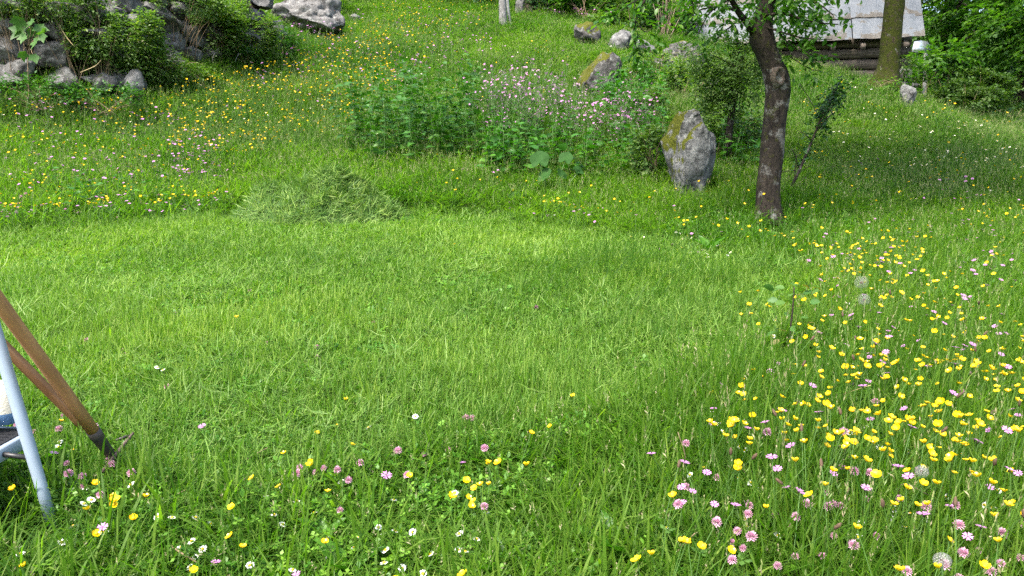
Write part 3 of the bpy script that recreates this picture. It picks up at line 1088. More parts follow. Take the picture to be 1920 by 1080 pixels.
# braces under the eave, foundation stones, corner post
for tpos in (.50, .64, .76, .93):
    p = bA + ex * (tpos * elen)
    V, Fs = box((0, 0, 0), (.09, .60, .11))
    rm = np.array(Matrix.Rotation(lang, 3, 'Z') @ Matrix.Rotation(R(18), 3, 'X'))
    link("rafter_end", raw_mesh("rafter_end", V @ rm.T + p + eb * .22 + [0, 0, -.10] - bo, Fs, [M['log']]), barn)
for k in range(26):
    tpos = rng.uniform(.12, 1.0)
    p = bA + ex * (tpos * elen) + eb * (setb - .08 + rng.uniform(-.06, .06))
    z = ztop - 1.45 - rng.uniform(0, .75)
    st = link("foundation_stone", stone_meshes[rng.integers(6)], barn, loc=p * [1, 1, 0] + [0, 0, z] - bo, rot=(rng.normal(0, .2), rng.normal(0, .2), lang + rng.normal(0, .2)))
    st.scale = (rng.uniform(.9, 1.5), 1, rng.uniform(1, 1.5))
for k in range(6):                                     # stacked corner stones right of the mossy tree
    c = bB - ex * .22 + eb * .28
    V, Fs = box((0, 0, 0), (.46 + rng.uniform(-.06, .06), .4, .235))
    rm = np.array(Matrix.Rotation(lang + rng.normal(0, .06), 3, 'Z'))
    st = link("corner_stone", rock_mesh("corner_stone", 300 + k, (.50 + rng.uniform(-.06, .06), .44, .27), sub=3, mat=M['rock'], nf=14, rough=.06, flat=(.5, .62)), barn,
              loc=c * [1, 1, 0] + [0, 0, bA[2] - .78 - k * .245] - bo, rot=(0, 0, lang + rng.normal(0, .08)))
p0, p1 = bB + eb * .12 + ex * .06 + [0, 0, -.25], unp(1733, 196, 16.9)
Vt, Ft = tube(np.linspace(p0, p1, 5) - bo, .045, 6, jitter=.08)
link("corner_post", raw_mesh("corner_post", Vt, Ft, [flat_mat("grey_pole", (.36, .35, .33), rough=.8, var=.4, scale=20)]), barn)
# bent tin under the right eave corner
tinm = flat_mat("bright_tin", (.62, .66, .70), rough=.28, metal=.7, var=.25, scale=9, bump=.15)
D0 = 16.75
tq = [unp(1714, 78, D0), unp(1728, 76, D0 + .02), unp(1727, 98, D0 - .06), unp(1709, 98, D0 - .05), unp(1738, 78, D0 + .25), unp(1750, 92, D0 + .2), unp(1733, 101, D0 + .02)]
mb = MB(); mb.add(np.array(tq) - bo, [(0, 1, 2, 3), (1, 4, 5, 6, 2)])
sol = link("bent_tin", mb.mesh("bent_tin", [tinm]), barn)
md = sol.modifiers.new("thickness", 'SOLIDIFY'); md.thickness = .006

# ================================================================== TREES
def trunk_from_px(pts, Y, n=40):
    """pts: (u, v, width px [, dY]) from the base upwards -> path, radii"""
    P, r = [], []
    for q in pts:
        yy = Y + (q[3] if len(q) > 3 else 0)
        P.append(unp(q[0], q[1], yy)); r.append(q[2] / F * yy / 2 * .92)
    P = np.array(P)
    t = np.linspace(0, len(P) - 1, len(P))
    return bez(P, n), np.interp(np.linspace(0, len(P) - 1, n), t, r)


def bark_mesh(name, path, rad, mat, origin, sides=22, bump=.05, seed=0, lichen=None, flare=0.0):
    V, Fs = tube(path, rad, sides)
    ctr = np.repeat(path, sides, 0)
    d = V - ctr
    nn = np.array([mnoise.fractal(Vector((p[0] * 9 + seed, p[1] * 9, p[2] * 3.2)), 1, 2, 4) for p in V])
    V = ctr + d * (1 + bump * nn)[:, None]
    if flare:
        an = np.arctan2(d[:, 1], d[:, 0])
        hgt = np.clip((V[:, 2] - path[0][2]) / flare, 0, 1)
        V[:, :2] += d[:, :2] * ((1 - hgt) ** 2 * (.45 + .45 * np.sin(an * 4 + 1)))[:, None]
    li = np.zeros(len(V)) if lichen is None else np.repeat(lichen(path), sides)
    return raw_mesh(name, V - np.asarray(origin), Fs, [mat], smooth=True, extra={"lichen": li})


M['bark'] = bark_mat("plum_bark", dark=(.010, .008, .007), mid=(.040, .032, .025), lichen=(.155, .15, .135), moss=(.055, .06, .012), mossamt=.28)
M['barkmoss'] = bark_mat("mossy_bark", dark=(.016, .012, .009), mid=(.06, .045, .03), lichen=(.2, .2, .17), lich=.1, moss=(.045, .056, .006), mossamt=.75)
M['barkgrey'] = bark_mat("weathered_grey_wood", dark=(.10, .095, .09), mid=(.24, .235, .225), lichen=(.33, .33, .32), lich=.5)
M['barkdark'] = bark_mat("dark_bark", dark=(.02, .017, .013), mid=(.07, .055, .04), lichen=(.2, .2, .18), lich=.2)

Yt = 6.3
tp = [(1440, 418, 54), (1440, 400, 49), (1440, 350, 46), (1446, 300, 46), (1450, 250, 45), (1455, 210, 44), (1458, 170, 46), (1455, 145, 48), (1447, 120, 43), (1437, 95, 44),
      (1428, 72, 48), (1427, 50, 42), (1433, 20, 34), (1438, -5, 31), (1432, -60, 27), (1445, -130, 22)]
tpath, trad = trunk_from_px(tp, Yt, 60)
torg = gp(1440, 408)
EXCL.append((torg[0], torg[1] - .22, .26))
tree = thing("fruit_tree", torg, "leaning dark fruit tree with lichen spots and a round branch scar", "tree")


def lich(path):
    u, v = proj(path)
    return .06 * np.exp(-((v - 235) / 60) ** 2) - .02 + .05 * np.exp(-((v - 150) / 40) ** 2) - .16 * np.clip((125 - v) / 60, 0, 1)


link("trunk", bark_mesh("trunk", tpath, trad, M['bark'], torg, sides=26, bump=.09, lichen=lich, flare=.16), tree)
# branch scar: a raised ring around a hollow
kc = unp(1460, 143, Yt - .105)
mb = MB()
nrm_k = np.array([.32, -.95, .05]); nrm_k /= np.linalg.norm(nrm_k)
kx = np.cross(nrm_k, [0, 0, 1]); kx /= np.linalg.norm(kx); kz = np.cross(kx, nrm_k)
ringp = []
for ri, (rr, hh) in enumerate([(.082, -.03), (.074, .018), (.058, .026), (.046, .008), (.03, -.002), (.0, .002)]):
    for a in np.linspace(0, 2 * math.pi, 18, endpoint=False):
        q = rr * (1 + .1 * math.sin(3 * a + ri) + rng.normal(0, .05))
        ringp.append(kc + kx * q * .72 * math.cos(a) + kz * q * 1.05 * math.sin(a) + nrm_k * (hh + rng.normal(0, .003)))
Fs = [(r_ * 18 + k, r_ * 18 + (k + 1) % 18, (r_ + 1) * 18 + (k + 1) % 18, (r_ + 1) * 18 + k) for r_ in range(5) for k in range(18)]
mb.add(np.array(ringp) - torg, Fs)
link("branch_scar", mb.mesh("branch_scar", [bark_mat("scar_wood", dark=(.06, .045, .035), mid=(.12, .095, .075), lichen=(.2, .2, .18), lich=.2)], extra={"lichen": np.full(len(ringp), .02)}), tree)


def px_path(pts, n=14):
    return bez(np.array([unp(*p) for p in pts]), n)


branch_px = [
    ([(1413, 62, 6.28), (1398, 40, 6.22), (1384, 22, 6.2), (1370, -2, 6.15), (1345, -50, 6.0), (1310, -110, 5.8)], .030, .014),
    ([(1384, 22, 6.2), (1350, 12, 6.05), (1315, 18, 5.95), (1290, 28, 5.9)], .010, .004),
    ([(1370, -2, 6.15), (1335, 20, 6.0), (1318, 45, 5.95), (1308, 68, 5.9)], .008, .003),
    ([(1390, 32, 6.2), (1370, 50, 6.1), (1350, 66, 6.05), (1338, 90, 6.0)], .008, .003),
    ([(1432, 30, 6.25), (1470, 25, 6.1), (1515, 40, 6.0), (1572, 46, 5.95)], .014, .004),
    ([(1438, 5, 6.28), (1480, -8, 6.1), (1530, 5, 6.0), (1562, 28, 5.9)], .012, .004),
    ([(1430, 48, 6.25), (1470, 62, 6.1), (1510, 72, 6.0), (1560, 74, 5.95)], .010, .003),
    ([(1455, 55, 6.15), (1478, 80, 6.1), (1505, 98, 6.05), (1545, 108, 6.0)], .006, .002),
    ([(1462, 95, 6.2), (1490, 112, 6.1), (1520, 130, 6.05), (1538, 132, 6.0)], .005, .002),
    ([(1310, -110, 5.8), (1260, -60, 5.7), (1215, -10, 5.65), (1192, 40, 5.6), (1188, 72, 5.6), (1196, 92, 5.6)], .012, .003),
    ([(1215, -10, 5.65), (1170, 15, 5.6), (1150, 40, 5.6)], .006, .002),
    ([(1192, 40, 5.6), (1212, 60, 5.6), (1235, 40, 5.58)], .005, .002),
    ([(1260, -60, 5.7), (1290, -20, 5.6), (1300, 20, 5.6), (1290, 45, 5.6)], .007, .002),
    ([(1432, -60, 6.3), (1400, -140, 6.2), (1340, -240, 6.0)], .05, .02),
    ([(1445, -130, 6.3), (1500, -230, 6.4), (1580, -330, 6.5)], .05, .02),
    ([(1440, -100, 6.3), (1560, -200, 6.6), (1700, -260, 6.9), (1850, -300, 7.1)], .05, .015),
]
LP, LR, LS, LB = [], [], [], []
rgT = np.random.default_rng(55)
for bi, (pp, r0, r1) in enumerate(branch_px):
    pa = px_path(pp)
    V, Fs = tube(pa, np.linspace(r0, r1, len(pa)), 7 if r0 > .01 else 5, jitter=.08, seed=bi)
    link("branch", raw_mesh("branch", V - torg, Fs, [M['bark']], smooth=True, extra={"lichen": np.full(len(V), -.15)}), tree)
    if bi >= 13:
        continue
    ln = np.linalg.norm(np.diff(pa, axis=0), axis=1).sum()
    dens = 22 if 1 <= bi <= 8 else 24
    nt_ = int(max(8, ln * dens))
    if bi == 0:
        nt_ = 8
    s = rgT.uniform(.15, 1, nt_) * (len(pa) - 1)
    i0 = s.astype(int).clip(0, len(pa) - 2)
    o_ = pa[i0] + (pa[i0 + 1] - pa[i0]) * (s - i0)[:, None]
    d_ = (pa[i0 + 1] - pa[i0]) / (np.linalg.norm(pa[i0 + 1] - pa[i0], axis=1)[:, None]) * .6 + rgT.normal(0, .55, (nt_, 3))
    d_[:, 2] += .05
    a, b, c, e = leaf_cloud(o_, d_, rgT.uniform(.10, .22, nt_), 6, .052, rgT, droop=.3)
    LP.append(a); LR.append(b); LS.append(c); LB.append(e)
# fill behind the hand-laid sprays and the crown above
def ellipsoid_twigs(c, rad, n, rg, inner=.35, clump=0.6, cs=1.2):
    d = rg.normal(0, 1, (n * 3, 3)); d /= np.linalg.norm(d, axis=1)[:, None]
    r = rg.uniform(inner, 1.0, n * 3) ** .6
    P = d * r[:, None]
    cl = np.array([mnoise.noise(Vector(p * np.array(rad) * cs) + Vector(c)) for p in P])
    keep = cl + rg.normal(0, .12, len(cl)) > np.quantile(cl, 1 - 1 / 3 * (1.0 + .0)) - clump * .25
    P, d = P[keep][:n], d[keep][:n]
    return np.asarray(c) + P * np.asarray(rad), d


for (uu, vv, yy, ru, rv, ry, n) in [(1345, 20, 6.2, 60, 50, .35, 50), (1510, 22, 6.2, 30, 30, .35, 30), (1440, -20, 6.1, 130, 40, .5, 150)]:
    c = unp(uu, vv, yy)
    o_, d_ = ellipsoid_twigs(c, (ru / F * yy, ry, rv / F * yy), n, rgT, inner=.1, cs=4)
    a, b, c2, e = leaf_cloud(o_, d_ + [0, 0, -.1], .14, 5, .05, rgT, droop=.3)
    LP.append(a); LR.append(b); LS.append(c2); LB.append(e)
for cc, rr, n in ((tpath[-1] + [0.1, .1, 1.1], (2.0, 1.9, 1.75), 1300), (np.array([4.3, 7.1, 4.9]), (2.5, 2.0, 1.1), 4600)):  # second lobe is out of view, added and thickened to shade the right slope
    o_, d_ = ellipsoid_twigs(cc, rr, n, rgT, inner=.2, cs=1.5)
    a, b, c2, e = leaf_cloud(o_, d_ + [0, 0, .1], .22, 7, .062, rgT)
    LP.append(a); LR.append(b); LS.append(c2); LB.append(e)
LP, LR, LS, LB = map(np.concatenate, (LP, LR, LS, LB))
pu, pv = proj(LP)
inview = (pu > 0) & (pu < 1920) & (pv > 0) & (pv < 1080)
score = np.where(inview, LS / np.linalg.norm(LP - CAM, axis=1), 0)
order = np.argsort(-score)
big, rest = order[:300], order[300:]
leafm = raw_mesh("leaf", LEAF_V, LEAF_F, [M['tree_obj']], bv=np.full(len(LEAF_V), .5))
for i in big:
    o = link("leaf", leafm, tree)
    o.matrix_local = Matrix.Translation(LP[i] - torg) @ Matrix(LR[i].tolist()).to_4x4() @ Matrix.Scale(LS[i], 4)
tag(link("foliage", cloud_mesh("foliage", LP[rest], LR[rest], LS[rest], LB[rest], M['tree'], origin=torg), tree), kind="stuff")


def plant_cloud(name, origin, ells, mat, size, rg, label, cat, group=None, twig=.16, k=6, base=(SMALL_V, SMALL_F), droop=.25, inner=.55, up=.2, cs=2.5, stems=10, stemmat=None, stemr=.006, spread=.9):
    """bush: foliage in one or more ellipsoids + stems from the ground"""
    t_ = thing(name, origin, label, cat, group)
    A = []
    stem = MB()
    for (c, rad, n) in ells:
        o_, d_ = ellipsoid_twigs(np.asarray(c), rad, n, rg, inner=inner, cs=cs)
        A.append(leaf_cloud(o_, d_ + [0, 0, up], twig * rg.uniform(.7, 1.3, len(o_)), k, size, rg, base=base, droop=droop, spread=spread))
        ns = max(2, stems // len(ells))
        for i in rg.integers(0, len(o_), ns):
            e = o_[i] + d_[i] * twig
            mid = (np.asarray(origin) + e) / 2 + [0, 0, .15 * np.linalg.norm(e - origin)] + rg.normal(0, .05, 3)
            pa = bez([np.asarray(origin) + rg.normal(0, .08, 3) * [1, 1, 0], mid, e], 8)
            V, Fs = tube(pa - origin, np.linspace(stemr, stemr * .3, 8), 4)
            stem.add(V, Fs)
    P, Rm, S, bv = [np.concatenate(x) for x in zip(*A)]
    tag(link("foliage", cloud_mesh("foliage", P, Rm, S, bv, mat, base, origin), t_), kind="stuff")
    link("stems", stem.mesh("stems", [stemmat or M['twig']]), t_)
    t_.children[-1].name = "stem"
    return t_


rgB = np.random.default_rng(91)


def at_px(u, v, Y):
    return unp(u, v, Y)


def pxr(px, Y):
    return px / F * Y


# ---- second, thinner tree behind with a pale green crown
o2 = gp(1364, 292)
Y2 = o2[1]
t2 = thing("small_tree", o2, "slim young tree with fine pale leaves between the boulder and the leaning trunk", "tree")
pa, ra = trunk_from_px([(1364, 296, 15), (1368, 240, 13), (1375, 190, 13), (1382, 160, 11), (1390, 120, 8), (1385, 80, 6)], Y2, 24)
link("trunk", bark_mesh("trunk", pa, ra, M['bark'], o2, sides=12, bump=.08), t2)
A = []
for (u, v, ru, rv, n) in [(1390, 120, 46, 45, 420), (1350, 110, 40, 40, 320), (1410, 90, 36, 30, 220), (1345, 160, 34, 30, 220), (1395, 165, 30, 26, 130), (1310, 100, 26, 24, 120)]:
    c = at_px(u, v, Y2)
    o_, d_ = ellipsoid_twigs(c, (pxr(ru, Y2), .35, pxr(rv, Y2)), n, rgB, inner=.2, cs=4)
    A.append(leaf_cloud(o_, d_ + [0, 0, -.1], .13, 6, .036, rgB, base=(SMALL_V, SMALL_F)))
P, Rm, S, bv = [np.concatenate(x) for x in zip(*A)]
tag(link("foliage", cloud_mesh("foliage", P, Rm, S, bv, M['ivy'], (SMALL_V, SMALL_F), o2), t2), kind="stuff")
mb = MB()
for u, v in [(1350, 110), (1410, 90), (1345, 160), (1310, 100), (1395, 165)]:
    V, Fs = tube(bez([pa[12] if v > 120 else pa[17], at_px((u + 1385) / 2, v + 8, Y2), at_px(u, v, Y2)], 8) - o2, np.linspace(.014, .004, 8), 5)
    link("branch", raw_mesh("branch", V, Fs, [M['bark']]), t2)

# ---- mossy tree in front of the barn
o3 = gp(1660, 160); Y3 = o3[1]
t3 = thing("mossy_tree", o3, "thick straight moss covered trunk in front of the barn roof", "tree")
pa, ra = trunk_from_px([(1656, 168, 54), (1660, 152, 46), (1664, 130, 40), (1668, 100, 38), (1671, 70, 37), (1674, 40, 36), (1678, 0, 35), (1684, -60, 32), (1680, -140, 28), (1688, -220, 22)], Y3, 44)
link("trunk", bark_mesh("trunk", pa, ra, M['barkmoss'], o3, sides=20, bump=.12, flare=.45), t3)
for e in ([2.0, -.6, 2.2], [-1.8, .4, 2.0], [.5, 1.6, 2.3], [.2, -1.4, 2.6]):
    b_ = bez([pa[-8], pa[-8] + np.array(e) * .5 + [0, 0, .2], pa[-8] + np.array(e)], 10)
    V, Fs = tube(b_ - o3, np.linspace(.09, .03, 10), 8)
    link("limb", raw_mesh("limb", V, Fs, [M['barkmoss']], smooth=True, extra={"lichen": np.zeros(len(V))}), t3)
o_, d_ = ellipsoid_twigs(pa[-1] + [0.3, .3, 1.6], (3.2, 3.0, 2.3), 1300, rgB, inner=.4, cs=1)
P, Rm, S, bv = leaf_cloud(o_, d_, .35, 8, .085, rgB, base=(SMALL_V, SMALL_F))
tag(link("foliage", cloud_mesh("foliage", P, Rm, S, bv, M['beech'], (SMALL_V, SMALL_F), o3), t3), kind="stuff")


# ---- broadleaf trees filling the right edge
def spray_tree(origin, hgt, crown_c, crown_r, n, label, leafsize, mat, trunk_r=.2, k=14, twig=.75, inner=.55, cs=.9, name="broadleaf_tree", group=None, barkm=None):
    t_ = thing(name, origin, label, "tree", group)
    top = np.asarray(crown_c) + [0, 0, crown_r[2] * .5]
    pa = bez([origin - np.array([0, 0, .2]), origin * .6 + top * .4 + rgB.normal(0, .12, 3), top], 16)
    link("trunk", bark_mesh("trunk", pa, np.linspace(trunk_r, trunk_r * .35, 16), barkm or M['barkdark'], origin, sides=12, bump=.08), t_)
    o_, d_ = ellipsoid_twigs(crown_c, crown_r, n, rgB, inner=inner, cs=cs)
    d2 = d_ * [1, 1, .25] + [0, 0, -.12]
    P, Rm, S, bv = leaf_cloud(o_ - d_ * twig * .5, d2, twig, k, leafsize, rgB, base=(LEAF_V, LEAF_F), droop=.22, spread=.85)
    tag(link("foliage", cloud_mesh("foliage", P, Rm, S, bv, mat, (LEAF_V, LEAF_F), origin), t_), kind="stuff")
    for i in rgB.integers(0, len(o_), 7):
        b_ = bez([pa[6 + i % 7], (pa[9] + o_[i]) / 2 + [0, 0, .2], o_[i]], 8)
        V, Fs = tube(b_ - origin, np.linspace(trunk_r * .3, .015, 8), 6)
        link("limb", raw_mesh("limb", V, Fs, [barkm or M['barkdark']], smooth=True, extra={"lichen": np.zeros(len(V))}), t_)
    return t_


def base_at(x, y):
    return np.array([x, y, gz(x, y)])


c = unp(1850, 40, 16.5)
spray_tree(base_at(c[0] + 2.6, 19.0), 6, unp(1925, -5, 18.6), (2.3, 1.9, 2.1), 680, "bushy broadleaf tree with layered drooping sprays right of the barn", .13, M['beech'], twig=.65)
spray_tree(base_at(12.2, 22.0), 7, unp(1810, -30, 21.0), (2.1, 1.8, 2.6), 520, "darker broadleaf tree behind the barn's right corner", .13, M['beech'])
c = unp(1960, 60, 14.6)
spray_tree(base_at(c[0] + 1.8, 17.0), 6, unp(2020, -20, 16.6), (1.9, 1.6, 2.1), 420, "leafy tree cut off by the picture's right edge", .12, M['beech'])
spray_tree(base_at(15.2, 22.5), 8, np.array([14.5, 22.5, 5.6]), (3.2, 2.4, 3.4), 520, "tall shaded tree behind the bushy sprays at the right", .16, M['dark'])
plant_cloud("hanging_branch_shrub", base_at(9.2, 16.2), [(unp(1775, 105, 16.0), (pxr(30, 16), .5, pxr(12, 16)), 50), (unp(1738, 108, 15.6), (pxr(22, 16), .4, pxr(7, 16)), 20)], M['beech'], .12, rgB,
            "leafy spray reaching left across the barn's tin corner", "shrub", twig=.35, k=8, base=(LEAF_V, LEAF_F), stems=5)
for (u, v, Y, ru, rv, n, mat, label, cat) in [
    (1815, 182, 15.0, 48, 24, 520, 'ivy', "broad low grey green bush under the right hand trees", "shrub"),
    (1862, 174, 15.3, 32, 26, 420, 'ivy', "round bush beside the dark hollow at the right edge", "shrub"),
    (1778, 140, 16.5, 26, 26, 200, 'dark', "dark upright bush behind the barn's corner post", "shrub"),
    (1826, 152, 15.6, 24, 18, 220, 'ivy', "small yellow green bush above the broad low one", "shrub"),
    (1728, 158, 15.2, 18, 26, 90, 'beech', "leafy shrub growing around the barn's corner stones", "shrub"),
    (1640, 178, 13.2, 40, 26, 160, 'beech', "low green bush on the bank left of the tilted slab", "shrub"),
    (1708, 190, 14.6, 26, 22, 110, 'beech', "bright leafy bush at the bottom of the barn's corner", "shrub"),
    (1905, 215, 14.2, 26, 14, 50, 'dark', "dark drooping twig of leaves low at the right edge", "shrub"),
    (1700, 118, 15.9, 12, 14, 36, 'ivy', "yellowish sprout growing from the mossy trunk's right side", "shrub"),
    (1290, 165, 11.4, 66, 44, 1100, 'bramble', "tangle of brambles between the mossy pointed stone and the slim tree", "bramble"),
    (1222, 285, 7.9, 24, 34, 220, 'ivy', "leafy scrub touching the tall boulder's mossy left side", "shrub"),
    (1345, 235, 8.6, 30, 40, 260, 'ivy', "leafy scrub right behind the tall boulder", "shrub"),
    (1225, 215, 10.2, 44, 36, 480, 'ivy', "low green scrub left of the tall boulder", "shrub"),
    (1385, 235, 9.6, 44, 44, 520, 'ivy', "leafy scrub at the slim tree's foot behind the leaning trunk", "shrub"),
    (1180, 150, 12.2, 38, 26, 300, 'nettle', "patch of broad green herbs right of the golden mossed stone", "herb"),
    (1235, 130, 13.2, 44, 26, 320, 'bramble', "scrub under the dark mossy rock shelf", "bramble"),
]:
    c = unp(u, v, Y)
    o = base_at(c[0], c[1] + .05)
    plant_cloud("shrub" if cat != "bramble" else "bramble_bush", o, [(c, (pxr(ru, Y), pxr((ru + rv) / 2, Y), pxr(rv, Y)), n)], M[mat], .05 if Y < 14 else .075, rgB, label, cat, stems=10)

# ---- brambles over the stone wall
wbu = proj(base)[0]


def wall_y(u):
    return float(np.interp(u, wbu, base[:, 1]))


for (u, v, off, ru, rv, n, label) in [
    (172, 42, .05, 40, 48, 850, "bramble bush hanging over the wall right of the big lobed leaves"),
    (232, 62, .05, 56, 56, 1500, "dense dark bramble bush on the middle of the stone wall"),
    (272, 122, .2, 54, 28, 560, "low bramble trailing down to the smooth grey rock"),
    (402, 56, .05, 48, 44, 1200, "arching bramble bush right of the bare wall stones"),
    (455, 60, .1, 54, 46, 1600, "pale topped bramble mound at the wall's right end"),
    (520, 78, .0, 24, 28, 260, "tall weeds growing in front of the pale outcrop"),
    (120, 2, .0, 60, 20, 500, "bramble along the top of the wall above the lobed leaves"),
    (330, 2, -.15, 80, 22, 900, "leafy tangle on top of the wall behind the bare stones"),
    (60, 164, .4, 70, 9, 160, "fringe of weeds below the flat topped boulder"),
    (330, 146, .3, 60, 16, 420, "weedy fringe in the grass below the wall stones"),
    (190, 176, .5, 60, 12, 220, "low weeds in front of the dark angular rock"),
    (20, -8, .0, 40, 18, 300, "bramble on the wall top at the left edge"),
    (455, 118, .3, 36, 18, 260, "clump of broad leaved weeds at the foot of the pale topped bramble"),
]:
    Y = wall_y(u) - off
    c = unp(u, v, Y)
    o = base_at(c[0], c[1] + .1)
    broad = "weeds" in label or "weedy" in label
    plant_cloud("weed_clump" if broad else "bramble_bush", o, [(c, (pxr(ru, Y), pxr(ru, Y) * .55, pxr(rv, Y)), n)], M['nettle' if broad else 'bramble'] if u != 450 and u != 330 else M['ivy'], .042, rgB, label,
                "weeds" if broad else "bramble", stems=18, stemr=.005, cs=2)

# ---- maple seedling with big lobed leaves in front of the wall, every leaf a part
def lobed(nl=5):
    pts = [(0, 0, 0)]
    ang = np.linspace(-2.2, 2.2, nl)
    Ls = [.55, .85, 1.0, .85, .55]
    outl = []
    for i, (a, L) in enumerate(zip(ang, Ls)):
        if i:
            am = (ang[i - 1] + a) / 2
            outl.append((math.sin(am) * .42, .15 + math.cos(am) * .42, .02))
        for da, f in ((-.22, .72), (0, 1), (.22, .72)):
            outl.append((math.sin(a + da) * L * f * .8, .15 + math.cos(a + da) * L * f * .85, -.06 * L - .02 * abs(i - 2)))
    V = [(0, .15, .05)] + outl
    Fs = [(0, k + 1, k + 2) for k in range(len(outl) - 1)] + [(0, len(outl), 1)]
    return np.array(V), [(a, c, b) for a, b, c in Fs]


LOB_V, LOB_F = lobed()
lobm = raw_mesh("leaf", LOB_V, LOB_F, [M['maple']], bv=np.full(len(LOB_V), .5))
om = unp(48, 140, 9.45); om[2] = gz(om[0], om[1])
maple = thing("maple_seedling", om, "maple seedling with large pale lobed leaves in front of the wall stones", "seedling")
mb = MB()
for (u, v, sz) in [(36, 34, 22), (40, 52, 26), (56, 55, 18), (44, 66, 17), (68, 74, 20), (62, 38, 18), (74, 48, 20), (84, 56, 22), (78, 66, 16), (42, 98, 16), (62, 104, 16), (30, 50, 18), (70, 108, 12)]:
    p = unp(u, v, 9.3 + rng.uniform(-.08, .08))
    o = link("leaf", lobm, maple, loc=p - om, rot=(R(-105) + rng.normal(0, .25), rng.normal(0, .3), rng.normal(0, .5)))
    s = sz / F * 9.3 * 1.15
    o.scale = (s, s, s)
    V, Fs = tube(bez([unp(54, 90, 9.4) - om, (unp(54, 90, 9.4) + p) / 2 - om + [0, 0, .03], p - om], 6), .003, 4)
    mb.add(V, Fs)
V, Fs = tube(bez([np.zeros(3), unp(52, 110, 9.43) - om, unp(54, 90, 9.4) - om, unp(55, 50, 9.4) - om], 10), np.linspace(.007, .003, 10), 5)
mb.add(V, Fs)
link("stem", mb.mesh("stem", [M['twig']]), maple)
# dry canes arching out of the brambles
for i, pts in enumerate([[(190, 112, 9.9), (178, 124, 9.8), (150, 136, 9.7)], [(110, 45, 9.8), (125, 70, 9.7), (140, 88, 9.7)], [(262, 45, 10.3), (245, 62, 10.2), (236, 78, 10.2)],
                         [(300, 40, 11.2), (285, 60, 11.1), (262, 80, 11.0)], [(410, 90, 11.8), (400, 105, 11.7), (398, 118, 11.7)], [(448, 100, 12), (442, 112, 12), (440, 120, 12)]]):
    P = px_path(pts, 8)
    V, Fs = tube(P - P[-1], np.linspace(.007, .004, 8), 5)
    o = link("dry_cane", raw_mesh("dry_cane", V, Fs, [M['straw'] if i < 4 else M['barkgrey']], extra={"lichen": np.zeros(len(V))}), loc=P[-1])
    tag(o, ["curved bare cane over the low bramble left of the smooth rock", "thin cane crossing the bramble beside the lobed leaves", "pale cane in the dense dark bramble",
            "bare cane leaning left from the exposed wall stones", "crooked pale stem at the foot of the arching bramble", "short whitish stem right of the crooked one"][i], "cane")

# ---- leaning dark sapling right of the fruit tree
o4 = gp(1484, 350); Y4 = o4[1]
t4 = thing("leaning_sapling", o4, "dark thin sapling leaning right behind the lichen spotted trunk", "sapling")
pa = px_path([(1484, 350, Y4), (1503, 310, Y4 + .1), (1520, 270, Y4 + .3), (1540, 220, Y4 + .5), (1560, 180, Y4 + .7), (1578, 148, Y4 + .9)], 20)
V, Fs = tube(pa - o4, np.linspace(.016, .005, 20), 6)
link("stem", raw_mesh("stem", V, Fs, [M['bark']], smooth=True, extra={"lichen": np.zeros(len(V))}), t4)
A = []
s = rgB.uniform(.28, 1, 75) * 18.9
i0 = s.astype(int)
o_ = pa[i0]
A.append(leaf_cloud(o_, rgB.normal(0, 1, (75, 3)) * [1, .8, .6] + [0, 0, -.1], .16, 6, .042, rgB, base=(SMALL_V, SMALL_F), droop=.35))
s = (rgB.uniform(0.6, 1, 50) * 18.9).astype(int)
A.append(leaf_cloud(pa[s], rgB.normal(0, 1, (50, 3)) + [0, 0, -.3], .16, 7, .05, rgB, base=(SMALL_V, SMALL_F), droop=.4))
P, Rm, S, bv = [np.concatenate(x) for x in zip(*A)]
tag(link("foliage", cloud_mesh("foliage", P, Rm, S, bv * .7, M['dark'], (SMALL_V, SMALL_F), o4), t4), kind="stuff")
mb = MB()
for k in range(10):
    i = rgB.integers(1, 12); e = pa[i] + rgB.normal(0, .12, 3) + [0, 0, .1]
    V, Fs = tube(bez([pa[i], (pa[i] + e) / 2 + [0, 0, .02], e], 5) - o4, .004, 4)
    link("twig", raw_mesh("twig", V, Fs, [M['bark']]), t4)

# ---- top of the meadow: post, stake, trunk, hedge
P = gp(944, 46)
pa, ra = trunk_from_px([(944, 50, 17), (943, 30, 15), (942, 0, 14), (940, -60, 13), (941, -130, 11)], P[1], 16)
o = link("weathered_post", bark_mesh("weathered_post", pa, ra, M['barkgrey'], P, sides=14, bump=.05), loc=P)
tag(o, "weathered grey round post at the top of the meadow", "post")
P = gp(957, 44)
V, Fs = tube(np.array([unp(957, 46, P[1]), unp(953, 20, P[1] + .1), unp(949, -25, P[1] + .2)]) - P, .035, 4)
tag(link("leaning_stake", raw_mesh("leaning_stake", V, Fs, [flat_mat("pale_stake", (.5, .47, .40), var=.3, scale=20)]), loc=P), "thin pale stake leaning against the grey post", "stake")
P = gp(994, 22)
pa, ra = trunk_from_px([(994, 26, 24), (993, 5, 21), (992, -40, 20), (995, -160, 16), (990, -300, 9)], P[1], 18)
tk = thing("bare_tree", P, "dark tree trunk right of the grey post at the meadow's top", "tree")
link("trunk", bark_mesh("trunk", pa, ra, M['barkdark'], P, sides=12, bump=.1, flare=.3), tk)
o_, d_ = ellipsoid_twigs(pa[-1] + [0, 0, .5], (2.4, 2.2, 2.0), 500, rgB, inner=.4)
A = leaf_cloud(o_, d_, .4, 8, .12, rgB, base=(SMALL_V, SMALL_F))
tag(link("foliage", cloud_mesh("foliage", *A, M['beech'], (SMALL_V, SMALL_F), P), tk), kind="stuff")
